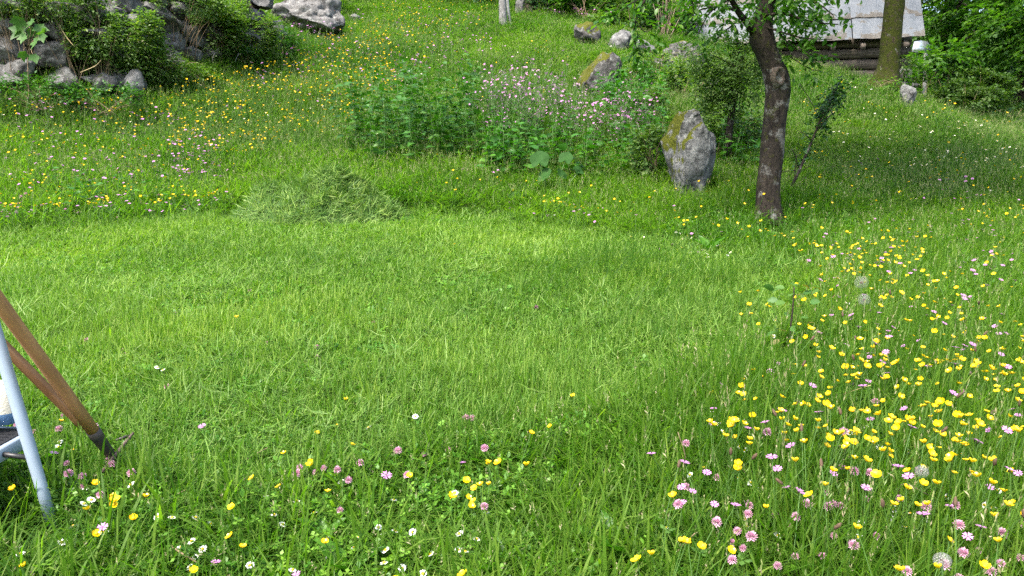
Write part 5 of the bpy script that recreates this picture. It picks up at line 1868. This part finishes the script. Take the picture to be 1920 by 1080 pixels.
FL['campion'] += crop([(830,393),(790,447),(742,455),(980,528),(1340,447),(1228,430),(1565,437),(1605,530),(1688,577),(1780,425),(1328,365),(1490,322),(1455,322),(1362,705),(1058,690),(1030,688),(900,645),(336,710),(205,743),(215,810),(72,797),(177,668),(578,997),(1022,942),(1300,870),(1403,608),(235,1047)], 1340, 450, 3.086)
FL['clover'] += crop([(437,950),(1530,777),(1405,872),(1490,503),(805,560)], 1340, 450, 3.086)
# ladder corner
FL['clover'] += crop([(118,170),(297,200),(470,212),(700,650),(497,468),(795,572),(585,570),(915,472),(805,490),(785,715),(978,615),(310,370),(590,80)], 0, 760, 4.32)
FL['buttercup'] += crop([(270,50),(297,137),(400,143),(330,314),(148,692),(597,118),(765,817),(610,873),(567,885),(1010,605),(1007,750)], 0, 760, 4.32)
FL['daisy'] += crop([(590,357),(490,303),(755,930),(800,1055),(430,340)], 0, 760, 4.32)
FL['campion'] += crop([(443,385),(780,1005),(700,197)], 0, 760, 4.32)
FL['buttercup'] += [(215, 962 - 0), (112, 1018), (450, 998), (20, 1078)]
FL['daisy'] += [(28, 1045)]
# lawn strays
FL['clover'] += [(548, 692), (410, 763), (882, 787), (322, 588), (582, 652), (592, 668), (450, 548), (65, 385), (26, 383), (1322, 522), (255, 492), (30, 435), (952, 478)]
FL['buttercup'] += [(436, 678), (634, 752), (860, 516), (182, 948), (608, 808)]
FL['daisy'] += [(290, 690), (306, 697), (778, 778), (700, 800)]


def cluster(kind, poly, n, seed):
    rg = np.random.default_rng(seed)
    pp = np.array(poly, float); lo, hi = pp.min(0), pp.max(0)
    out = []
    nc = max(3, n // 7)
    cc = rg.uniform(lo, hi, (nc, 2))
    while len(out) < n:
        m = n
        q = np.where(rg.uniform(0, 1, (m, 1)) < .5, rg.uniform(lo, hi, (m, 2)), cc[rg.integers(0, nc, m)] + rg.normal(0, 1, (m, 2)) * [(hi - lo)[0] * .05, (hi - lo)[1] * .05])
        out += [tuple(x) for x in q[poly_sd(q, pp) < 0]]
    FL[kind] += out[:n]


RIGHT = [(1500, 430), (1920, 400), (1960, 820), (1700, 800), (1480, 600)]
FARR = [(1000, 400), (1300, 350), (1500, 330), (1920, 300), (1950, 460), (1500, 520), (1250, 470)]
cluster('buttercup', [(1520, 455), (1740, 430), (1760, 540), (1560, 540)], 60, 1)
cluster('buttercup', [(1640, 480), (1930, 470), (1930, 760), (1640, 700)], 110, 2)
cluster('buttercup', [(1460, 640), (1930, 720), (1930, 960), (1260, 850)], 60, 3)
cluster('buttercup', FARR, 85, 4)
cluster('buttercup', [(0, 190), (260, 180), (440, 240), (430, 400), (200, 410), (0, 430)], 190, 5)
cluster('buttercup', [(300, 180), (520, 130), (640, 70), (760, 30), (860, 60), (760, 180), (640, 250), (480, 300), (330, 290)], 430, 6)
cluster('buttercup', [(560, 140), (660, 60), (760, 60), (740, 160), (640, 240)], 230, 7)
cluster('buttercup', [(700, 20), (930, 10), (930, 60), (760, 70)], 120, 8)
cluster('buttercup', [(760, 90), (1050, 70), (1060, 200), (780, 200)], 40, 9)
cluster('buttercup', [(770, 290), (960, 330), (1200, 370), (1190, 420), (940, 395), (740, 380)], 34, 10)
cluster('buttercup', [(1480, 110), (1640, 160), (1900, 230), (1900, 330), (1480, 330)], 70, 11)
cluster('buttercup', [(300, 180), (520, 130), (640, 70), (760, 30), (860, 60), (760, 180), (640, 250), (480, 300), (330, 290)], 420, 206)
cluster('buttercup', [(0, 190), (260, 180), (440, 240), (430, 400), (200, 410), (0, 430)], 130, 205)
cluster('buttercup', FARR, 60, 204)
cluster('campion', [(0, 200), (250, 210), (440, 280), (430, 390), (0, 410)], 120, 214)
cluster('campion', [(540, 60), (760, 10), (900, 50), (940, 110), (760, 190), (400, 240)], 200, 216)
cluster('daisy', [(0, 180), (300, 180), (700, 20), (940, 50), (900, 200), (500, 320), (0, 400)], 130, 217)
cluster('daisy', [(940, 60), (1280, 110), (1080, 200), (900, 200)], 60, 218)
cluster('buttercup', [(1400, 560), (1920, 540), (1930, 900), (1300, 820)], 110, 302)
cluster('daisy', [(1350, 620), (1920, 600), (1930, 1070), (1250, 1000)], 60, 322)
cluster('clover', [(1300, 700), (1920, 660), (1920, 1075), (1200, 1075)], 26, 326)
cluster('clover', [(150, 820), (1000, 820), (1000, 1070), (120, 1070)], 10, 327)
cluster('campion', [(1300, 640), (1920, 600), (1930, 1000), (1250, 950)], 34, 312)
cluster('campion', RIGHT, 50, 12)
cluster('campion', [(1480, 430), (1930, 420), (1930, 700), (1560, 600)], 46, 112)
cluster('campion', FARR, 70, 13)
cluster('campion', [(0, 200), (250, 210), (440, 280), (430, 390), (0, 410)], 150, 14)
cluster('campion', [(310, 270), (430, 275), (430, 345), (300, 350)], 60, 15)
cluster('campion', [(540, 60), (760, 10), (900, 50), (940, 110), (760, 190), (560, 180)], 190, 16)
cluster('campion', [(1010, 30), (1150, 45), (1130, 60), (1000, 50)], 26, 17)
cluster('campion', [(840, 320), (960, 345), (1200, 400), (1180, 430), (900, 380)], 20, 18)
cluster('daisy', [(1010, 395), (1220, 420), (1400, 470), (1330, 490), (1130, 440)], 44, 19)
cluster('daisy', [(1480, 330), (1920, 280), (1930, 400), (1500, 420)], 150, 20)
cluster('daisy', [(1480, 130), (1700, 190), (1900, 220), (1900, 300), (1480, 320)], 130, 21)
cluster('daisy', [(1420, 560), (1920, 560), (1930, 860), (1260, 820)], 75, 22)
cluster('daisy', [(0, 300), (420, 330), (400, 400), (0, 420)], 40, 23)
cluster('daisy', [(300, 180), (700, 60), (900, 120), (640, 280)], 90, 24)
cluster('daisy', [(160, 900), (1000, 900), (1000, 1075), (120, 1075)], 22, 25)
cluster('clover', [(1250, 820), (1920, 860), (1920, 1075), (1300, 1075)], 10, 26)
cluster('clover', [(0, 330), (430, 350), (400, 420), (0, 440)], 22, 27)
cluster('clover', [(560, 70), (900, 60), (880, 180), (600, 190)], 60, 28)
cluster('clover', [(100, 560), (1300, 540), (1100, 760), (200, 760)], 9, 29)
cluster('buttercup', [(1000, 730), (1300, 700), (1420, 1070), (820, 1075), (820, 860)], 14, 30)

HGT = {'buttercup': (.26, .85, 1.18), 'daisy': (.11, .9, 1.2), 'clover': (.17, .75, 1.2), 'campion': (.26, .75, 1.1)}
CATN = {'buttercup': 'buttercup', 'daisy': 'daisy', 'clover': 'red clover', 'campion': 'pink wildflower'}
WORD = {'buttercup': 'yellow buttercup', 'daisy': 'white daisy', 'clover': 'purple pink clover head', 'campion': 'small pink flower'}


def where(kind, u, v):
    if u < 120 and v > 700:
        return "in the tall grass beside the ladder leg"
    if u < 300 and v > 700:
        return "in the grass around the rake's black socket"
    if v > 840 and u < 760:
        return "in the short grass at the bottom left"
    if v > 840 and u < 1240:
        return "in the grass at the bottom middle"
    if v > 900:
        return "in the nearest tall grass at the bottom right"
    if u > 1660 and v > 640:
        return "in the tall meadow at the right edge"
    if u > 1240 and v > 640:
        return "at the near right edge of the mown patch"
    if u > 1470 and v > 470:
        return "among the tall flowers around the dandelion clocks"
    if u > 1470 and v > 360:
        return "in the meadow right of the leaning tree's foot"
    if u > 1470:
        return "in the shaded grass between leaning tree and barn"
    if u > 760 and v > 330 and v < 480:
        return "along the far uncut edge left of the leaning tree"
    if u < 460 and v < 460 and v > 180:
        return "in the left meadow between stone wall and mown patch"
    if v < 330:
        return "on the sunny slope above the cut grass heap"
    return "alone in the mown grass"


MADE = {}
for kind, pts in FL.items():
    H0, s0, s1 = HGT[kind]
    q = np.array(pts, float)
    sc = rgH.uniform(s0, s1, len(q))
    # low in the mown patch and the near strip, tall in the meadow
    gtmp, _ = ground_hit(q[:, 0], q[:, 1], .05)
    sdv = poly_sd(gtmp[:, :2], lp)
    lowf = np.clip(.34 + sdv * 1.6, .22, 1.0)
    near_left = (q[:, 0] < 1150) & (q[:, 1] > 820)
    lowf = np.where(near_left, np.minimum(lowf, .5), lowf)
    if kind == 'daisy':
        lowf = np.clip(lowf, .6, 1)
    lowf = lowf * np.interp(gtmp[:, 1], [3, 5.5, 30], [1, .72, .72])
    hz_ = H0 * sc * lowf
    P, ok = ground_hit(q[:, 0], q[:, 1], hz_)
    D = np.linalg.norm(P - CAM, axis=1)
    far_s = np.where(D > 5, .92, 1.0) * (1.25 if kind == 'campion' else 1.0)
    order = np.argsort(D)
    vers = [merged(kind, 400 + i) for i in range(10)]
    trees = [proto_tree(kind, 420 + i) for i in range(8)]
    used = [False] * 8
    n_detail = {'buttercup': 110, 'daisy': 50, 'clover': 45, 'campion': 34}[kind]
    for r_, i in enumerate(order[:300]):
        if not ok[i]:
            continue
        if r_ < n_detail:
            k = r_ % 8
            o = copy_tree(trees[k]) if used[k] else trees[k]
            used[k] = True
        else:
            o = link(kind, vers[r_ % 10])
        o.location = P[i] - [0, 0, .002]
        s = sc[i] * far_s[i]
        o.rotation_euler = (rgH.normal(0, .05), rgH.normal(0, .05), rgH.uniform(-.9, .9))
        o.scale = (s, s, s * lowf[i] / far_s[i] if lowf[i] > .7 else s)
        if lowf[i] <= .7:                               # short stem: sink the foot into the sward
            o.location = P[i] + [0, 0, hz_[i] - H0 * s * 1.0]
        wd = where(kind, q[i, 0], q[i, 1])
        tag(o, WORD[kind] + " " + wd, CATN[kind], CATN[kind] + " flowers " + wd)
        MADE.setdefault((kind, wd), []).append((q[i, 0], o))
    rest = [i for i in order[300:] if ok[i]]
    if rest:
        rest = np.array(rest)
        n_ = len(rest)
        o = scatter("distant_" + kind, P[rest], np.c_[rgH.normal(0, .08, (n_, 2)), rgH.uniform(-.9, .9, n_)], sc[rest] * np.interp(D[rest], [4, 8, 14], [.95, 1.0, 1.5]) * (1.2 if kind == 'campion' else .95), rgH.uniform(0, 1, n_), [source(kind, m) for m in vers])
        tag(o, kind="stuff")

ORD = ["leftmost", "second from the left", "third from the left", "fourth from the left", "fifth from the left", "sixth from the left", "seventh from the left", "eighth from the left"]
for (kind, wd), lst in MADE.items():
    if 1 < len(lst) <= 8:
        for k, (u_, o) in enumerate(sorted(lst, key=lambda t: t[0])):
            o["label"] = {'buttercup': 'buttercup', 'daisy': 'daisy', 'clover': 'clover head', 'campion': 'pink flower'}[kind] + " " + wd + ", " + (ORD[k] if k < len(lst) - 1 else "rightmost")

# dandelion clocks
def clock_tree(r):
    t_ = thing("dandelion_clock", (0, 0, 0), None, None)
    h = .27
    pa = bez([(0, 0, 0), (.02, .0, h * .5), (.01, 0, h)], 8)
    V, Fs = tube(pa, .0022, 5)
    link("stem", raw_mesh("stem", V, Fs, [M['stem']], smooth=True), t_)
    c = pa[-1] + [0, 0, r * .3]
    m = MB(); V, Fs = ICO[2]; m.add(V * r * .25 + c, Fs)
    link("seed_core", m.mesh("seed_core", [M['brownhead']]), t_)
    m = MB()
    for i in range(110):
        z = 1 - 1.8 * (i + .5) / 110; a = i * 2.39996; q = math.sqrt(1 - z * z)
        d = np.array([q * math.cos(a), q * math.sin(a), z]); e = c + d * r
        s = np.cross(d, [.2, .1, 1]); s /= np.linalg.norm(s); t2_ = np.cross(d, s)
        m.add([c + d * r * .2 - s * .0002, c + d * r * .2 + s * .0002, e + s * .0002, e - s * .0002], [(0, 1, 2, 3)])
        for k in range(7):
            b = k * math.pi * 2 / 7; f = e + (s * math.cos(b) + t2_ * math.sin(b)) * r * .22 + d * r * .08
            g_ = np.cross(f - e, d); g_ = g_ / np.linalg.norm(g_) * .00035
            m.add([e - g_, e + g_, f], [(0, 1, 2)])
    tag(link("seed_fluff", m.mesh("seed_fluff", [M['fluff']]), t_), kind="stuff")
    return t_, h + r * .3


for (u, v, r, lab) in [(1611, 530, .030, "upper of the two round dandelion clocks in the right meadow"), (1616, 562, .024, "lower smaller dandelion clock of the pair in the right meadow"),
                       (1757, 1046, .015, "large ragged dandelion clock at the bottom right"), (1721, 884, .015, "small faded dandelion clock between buttercups at the right"), (1448, 406, .02, "single dandelion clock at the leaning tree's foot")]:
    t_, hh = clock_tree(r)
    t_.location = ground_hit([u], [v], hh)[0][0]
    if v > 1000:
        t_.scale = (1.15, 1.05, .98)
    tag(t_, lab, "dandelion clock")

# ribwort heads, dry stalks, saplings in the sward
pm = []
for i in range(4):
    m = MB(); hh = .30
    pa = bez([(0, 0, 0), (rgH.normal(0, .02), rgH.normal(0, .02), hh * .5), (rgH.normal(0, .05), rgH.normal(0, .05), hh)], 7)
    V, Fs = tube(pa, .001, 3, cap=False); m.add(V, Fs, 0)
    V, Fs = tube(np.linspace(pa[-1] - [0, 0, .004], pa[-1] + (pa[-1] - pa[-2]) * .35, 5), [.001, .0045, .005, .004, .001], 6, jitter=.15); m.add(V, Fs, 1)
    pm.append(m.mesh("ribwort_head", [M['stem'], M['brownhead']]))
for (u, v) in [(1783, 970), (1600, 790), (1525, 795), (1602, 893), (1720, 735), (1840, 880), (1880, 760), (1470, 640), (1480, 700), (1560, 905), (1660, 560), (1580, 600), (1610, 680), (1820, 560), (1330, 850), (1250, 900), (1390, 870), (1446, 965), (1850, 650), (1780, 620), (1690, 800), (1500, 830), (1640, 960), (1900, 960)]:
    P = ground_hit([u], [v], .29)[0][0]
    o = link("ribwort_head", pm[rgH.integers(4)], loc=P, rot=(rgH.normal(0, .12), rgH.normal(0, .12), rgH.uniform(0, 6)))
    tag(o, "thin stalk with a dark brown seed head among the buttercups on the right", "ribwort", "brown ribwort heads in the right meadow")
for i, (pts, lab, mt, r) in enumerate([
    ([(1545, 756, .12), (1590, 736, .2), (1633, 722, .26)], "long pale dry stalk lying across the grass right of the mown patch", 'straw', .0016),
    ([(1549, 568, .10), (1572, 548, .17), (1590, 531, .24)], "dry stalk leaning just left of the upper dandelion clock", 'straw', .0014),
    ([(318, 1022, .06), (345, 1040, .08), (371, 1056, .07)], "thick pinkish dry stem lying at the bottom left", 'twig', .0032),
    ([(258, 897, .03), (259, 918, .05), (260, 938, .06)], "short straight yellow straw standing near the rake", 'straw', .0022),
    ([(448, 870, .03), (478, 852, .05), (505, 838, .06)], "bent brown straw in the short grass right of the rake", 'twig', .0018),
    ([(300, 945, .04), (325, 930, .05), (362, 912, .06)], "brown curved straw in the raked grass at the bottom left", 'twig', .0020),
    ([(1268, 896, .10), (1285, 860, .2), (1271, 810, .28)], "reddish bent stalk at the near right edge of the mown patch", 'twig', .0016),
    ([(1680, 940, .10), (1694, 907, .24), (1740, 928, .2)], "broken brown stalk folded over beside a buttercup", 'twig', .0018),
    ([(1570, 1000, .05), (1580, 950, .16), (1592, 915, .24)], "dark reddish sorrel stalk right of the clovers", 'twig', .0016),
    ([(1270, 1035, .10), (1285, 1018, .14), (1303, 1000, .18)], "short dry stem between the bottom buttercups", 'twig', .0018)]):
    P = np.array([ground_hit([a], [b], c)[0][0] + [0, 0, c] for a, b, c in pts])
    pa = bez(P, 8)
    V, Fs = tube(pa - P[0], np.linspace(r, r * .6, 8), 5)
    tag(link("dry_stalk", raw_mesh("dry_stalk", V, Fs, [M[mt]]), loc=P[0]), lab, "dry stalk")
# sapling with dark stem
os_ = ground_hit([1480], [655], .06)[0][0]
EXCL.append((os_[0], os_[1] - .08, .13))
ts = thing("bramble_shoot", os_, "upright dark stem with sparse reddish leaves beside the mown patch", "seedling")
pa = bez([np.zeros(3), unp(1482, 620, os_[1]) - os_, unp(1487, 570, os_[1]) - os_, unp(1489, 538, os_[1]) - os_], 14)
V, Fs = tube(pa, np.linspace(.006, .0025, 14), 6, jitter=.1)
link("stem", raw_mesh("stem", V, Fs, [M['darkstem']], smooth=True), ts)
rl = [raw_mesh("leaf", LEAF_V * [1.4, 1, 1], LEAF_F, [M['redleaf']], bv=np.full(len(LEAF_V), b)) for b in (.1, .35, .7, 1.0)]
for k in range(34):
    i = rgH.integers(3, 14)
    a = rgH.uniform(0, 6.28)
    q = pa[i] + np.array([math.cos(a), math.sin(a), .2]) * rgH.uniform(.01, .09)
    s = rgH.uniform(.03, .055)
    link("leaf", rl[rgH.integers(4)], ts, loc=q, rot=(rgH.normal(0, .5), rgH.normal(0, .5), a - 1.57), scale=(s, s, s))
# broad dock rosettes, every leaf a part
def dock_leaf(seed):
    rg = np.random.default_rng(seed)
    V, n = [], 11
    ph = rg.uniform(0, 6)
    for j in range(n):
        t = j / (n - 1)
        w_ = .19 * (math.sin(math.pi * min(1, t * .92 + .06)) ** .8) * (.35 + .65 * min(1, t * 2.2)) * (1 + .10 * math.sin(t * 21 + ph))
        z = .10 * t - .42 * t * t
        y = t * (1 - .12 * t)
        for k, s in enumerate((-1, -.55, 0, .55, 1)):
            V.append((s * w_ + .04 * math.sin(t * 3 + ph), y, z + (.05 * abs(s) - .03 * (s == 0)) + .018 * abs(s) * math.sin(t * 17 + ph + s)))
    Fs = [(j * 5 + k, j * 5 + k + 1, j * 5 + k + 6, j * 5 + k + 5) for j in range(n - 1) for k in range(4)]
    return raw_mesh("leaf", np.array(V), Fs, [M['broad']], bv=np.full(len(V), .5))


dls = [dock_leaf(i) for i in range(5)]
for (u, v, n, s, lab) in [(440, 1062, 4, .10, "dock rosette with one upright pale leaf at the bottom left"), (1155, 1040, 6, .14, "dock plant with long narrow leaves at the bottom middle"),
                          (1490, 1040, 6, .15, "dock plant with big upright leaves below the clover heads"), (1320, 1000, 5, .12, "dock plant with lobed leaves left of the clover heads"),
                          (1640, 1075, 5, .15, "dock plant at the bottom edge beside the large dandelion clock"), (600, 1010, 5, .09, "low broad leaved rosette among the bottom daisies"),
                          (650, 1075, 5, .11, "broad leaves at the bottom edge below the daisies"), (905, 870, 4, .09, "small dock at the near edge of the mown patch"),
                          (200, 395, 6, .13, "tall dock with upright leaves at the left meadow edge"), (60, 880, 4, .12, "dark broad leaf behind the ladder leg"), (920, 1075, 5, .10, "toothed leaf rosette at the bottom middle"),
                          (735, 870, 4, .07, "pale rosette in the short grass"), (1330, 470, 5, .13, "dock at the far right corner of the mown patch"), (1420, 452, 5, .14, "dock clump below the leaning tree")]:
    P = ground_hit([u], [v], .03)[0][0]
    t_ = thing("dock_plant", P, lab, "dock plant")
    for k in range(n):
        a = k * 2.4 + rgH.uniform(0, .6)
        sc_ = s * 1.25 * rgH.uniform(.7, 1.15)
        link("leaf", dls[rgH.integers(5)], t_, loc=(.01 * math.cos(a), .01 * math.sin(a), .01), rot=(rgH.uniform(.75, 1.25), rgH.normal(0, .2), a), scale=(sc_, sc_, sc_))

# ================================================================== GRASS
mm = [M['meadow'], M['seed']]
lawn_src = [source("lawn_tuft", tuft_mesh(10 + i, 26, .075, .070, .0052, lean=.42, bend=.8, mats=[M['lawn'], M['seed']])) for i in range(8)]
tall_src = [source("meadow_tuft", tuft_mesh(40 + i, 22, .085, .26, .0066, lean=.2, bend=.65, culms=1 if i % 2 else 0, mats=mm)) for i in range(8)]
far_src = [source("far_tuft", tuft_mesh(70 + i, 30, .16, .22, .0085, lean=.25, bend=.7, culms=5, mats=[M['slope'], M['seed']])) for i in range(6)]
clip_src = [source("clippings", tuft_mesh(90 + i, 12, .09, .10, .0035, lying=True, mats=[M['clip'], M['seed']])) for i in range(5)]


def cover_mesh(seed, n, radius, h, size):
    rg = np.random.default_rng(seed)
    V, Fs, B = [], [], []
    nv = 0
    for i in range(n):
        r = radius * math.sqrt(rg.uniform()); a = rg.uniform(0, 6.28)
        c = np.array([r * math.cos(a), r * math.sin(a), h * rg.uniform(.3, 1)])
        b = rg.uniform()
        s = size * rg.uniform(.6, 1.3)
        tl = rg.normal(0, .35, 2)
        for k in range(3):
            an = k * 2.09 + rg.uniform(0, .3)
            d = np.array([math.cos(an), math.sin(an), .15 + tl[0] * math.cos(an) + tl[1] * math.sin(an)]); q = np.array([-math.sin(an), math.cos(an), 0])
            V += [c, c + d * s * .55 + q * s * .42, c + d * s, c + d * s * .55 - q * s * .42]
            B += [b] * 4
            Fs.append((nv, nv + 1, nv + 2, nv + 3)); nv += 4
    return raw_mesh("cover", np.array(V), Fs, [M['cover']], bv=np.array(B))


cov_src = [source("ground_leaves", cover_mesh(120 + i, 16, .075, .045, .013)) for i in range(6)]


def sward_height(P):
    sd_ = poly_sd(P, lp) + .10 * wob(P, 3.0)
    f = np.clip((sd_ + .05) / .35, 0, 1)
    f = f * f * (3 - 2 * f)
    near = np.clip((2.75 - P[:, 1]) / .6, 0, 1)
    leftn = np.clip((.75 - P[:, 0]) / .5, 0, 1)
    lowstrip = 1 - .52 * near * leftn
    return f, lowstrip, sd_


def tint_of(P, s=.8, ph=0):
    return np.clip(.5 + .32 * wob(P, s, ph) + rng.normal(0, .16, len(P)), 0, 1)


def grow(name, P, src, sx, sz, tilt, tint):
    n = len(P)
    o = scatter(name, to3(P), rot_for(P, tilt), np.c_[sx, sx, sz], tint, src)
    tag(o, kind="stuff")
    return o


# mown lawn, thin near tufts everywhere close
N0 = 60000
P = sample_ground(N0, .9, 7.4, lambda P: np.minimum(1, (3.2 / P[:, 1]) ** .8) * .95)
f, ls, sd_ = sward_height(P)
k = (f < .6) & free(P)
P, f = P[k], f[k]
q_ = wob(P, 1.6, 2)
grow("mown_grass", P, lawn_src, rng.uniform(.8, 1.25, len(P)) * np.clip(P[:, 1] / 4, .9, 1.5), rng.uniform(.6, 1.35, len(P)) * (1 + .5 * f + .25 * q_ + .35 * np.clip(1 - P[:, 1] / 4.0, 0, 1) + .5 * np.clip(1.3 - np.abs(P[:, 1] - 3.2), 0, 1) * np.clip(wob(P, 2.3, 6) + .4, 0, 1)), .16, tint_of(P, 1.1))
# uncut meadow near
P = sample_ground(42000, .75, 9.0, lambda P: np.minimum(1, (2.6 / P[:, 1]) ** .9))
f, ls, sd_ = sward_height(P)
k = (rng.uniform(0, 1, len(P)) < f) & free(P)
P, f, ls = P[k], f[k], ls[k]
grow("meadow_grass", P, tall_src, rng.uniform(.8, 1.2, len(P)) * np.clip(P[:, 1] / 5, .9, 1.4), rng.uniform(.45, 1.1, len(P)) * ls * (.5 + .5 * f) * np.interp(P[:, 1], [3, 5.2, 9], [1, .70, .75]) * (1 + .18 * wob(P, 1.2)), .12, tint_of(P, .9, 1))
# broad bright blades standing in the nearest sward
near_src = [source("broad_tuft", tuft_mesh(160 + i, 9, .06, .17, .0095, lean=.2, bend=.55, mats=mm)) for i in range(6)]
P = sample_ground(6500, .9, 4.1, lambda P: np.clip((3.9 - P[:, 1]) / 1.6, 0, 1) * np.clip(.55 + .5 * wob(P, 2.1, 11), .05, 1))
f, ls, sd_ = sward_height(P)
k = (rng.uniform(0, 1, len(P)) < .15 + f) & free(P)
P, f, ls = P[k], f[k], ls[k]
grow("broad_grass", P, near_src, rng.uniform(.7, 1.1, len(P)), rng.uniform(.6, 1.25, len(P)) * (.6 + .4 * f), .12, np.clip(tint_of(P, 1.2) + .15, 0, 1))
# uncut meadow far
P = sample_ground(60000, 7.0, 27, lambda P: np.minimum(1, (9 / P[:, 1]) ** 1.0) * np.clip((P[:, 1] - 6.6) / 1.5, 0, 1), spread=.80)
k = free(P) & (poly_sd(P, lp) > .1)
P = P[k]
grow("slope_grass", P, far_src, rng.uniform(.9, 1.4, len(P)) * np.clip(P[:, 1] / 12, .85, 1.5), rng.uniform(.4, .9, len(P)) * (1 + .3 * wob(P, .8)), .12, tint_of(P, .55, 3))
# long grass pressed flat in a swath near the right side of the mown patch
lay_src = [source("lodged_blades", tuft_mesh(180 + i, 14, .10, .20, .0055, lean=1.1, bend=.3, mats=mm)) for i in range(4)]
sw_poly = ground_hit([960, 1180, 1440, 1400, 1150, 980], [505, 480, 520, 600, 590, 560])[0][:, :2]
P = sample_ground(30000, 3.0, 6.0, lambda P: np.clip(.35 + .7 * wob(P, 1.7, 9), 0, 1) * .5)
k = (poly_sd(P, sw_poly) < .15 * wob(P, 3, 1)) & free(P)
P = P[k]
o = scatter("lodged_grass", to3(P), np.c_[rng.normal(0, .15, len(P)), rng.normal(-.5, .2, len(P)), rng.normal(2.6, .4, len(P))], rng.uniform(.6, 1.0, len(P)), np.clip(tint_of(P) - .2, 0, 1), lay_src)
tag(o, kind="stuff")
# clover and other low leaves
P = sample_ground(19000, .9, 8.0, lambda P: np.minimum(1, (3 / P[:, 1]) ** .8) * np.clip(.5 + .5 * wob(P, 1.4, 5), .12, 1))
P = P[free(P)]
f, ls, sd_ = sward_height(P)
o = scatter("clover_leaves", to3(P, .0), rot_for(P, .2), np.c_[rng.uniform(.8, 1.3, (len(P), 1)).repeat(2, 1), 1 + 1.6 * f * ls], tint_of(P), cov_src)
tag(o, kind="stuff")
# cut blades left lying on the mown patch
P = sample_ground(19000, 1.3, 7.2, lambda P: np.clip(.42 + .5 * wob(P, 1.1, 4), .05, 1) * np.minimum(1, (3.5 / P[:, 1]) ** .5))
f, ls, sd_ = sward_height(P)
k = (sd_ < .12) & free(P)
P = P[k]
o = scatter("grass_clippings", to3(P, .035), rot_for(P, .25), rng.uniform(.6, 1.25, len(P)), tint_of(P), clip_src)
tag(o, kind="stuff")

# broad weed leaves low in the near sward
def rosette_mesh(seed):
    rg = np.random.default_rng(seed)
    n = 7
    az = rg.uniform(0, 6.28, n); el = rg.uniform(.25, 1.0, n)
    D = np.stack([np.cos(az) * np.cos(el), np.sin(az) * np.cos(el), np.sin(el)], 1)
    V, Fs, a = replicate(LEAF_V * [.75, 1, 1], LEAF_F, frames(D, rg), np.zeros((n, 3)) + [0, 0, .005], rg.uniform(.05, .10, n), np.clip(rg.normal(.6, .25, n), 0, 1))
    return raw_mesh("rosette", V, Fs, [M['cover']], bv=a)


P = sample_ground(2600, .9, 6.5, lambda P: np.minimum(1, (2.2 / P[:, 1]) ** 1.2) * np.clip(.5 + .6 * wob(P, 1.9, 8), .1, 1))
P = P[free(P)]
f, ls, sd_ = sward_height(P)
o = scatter("weed_leaves", to3(P, .0), rot_for(P, .15), rng.uniform(.6, 1.15, len(P)) * (.7 + .8 * f * ls), tint_of(P), [source("rosette", rosette_mesh(140 + i)) for i in range(6)])
tag(o, kind="stuff")
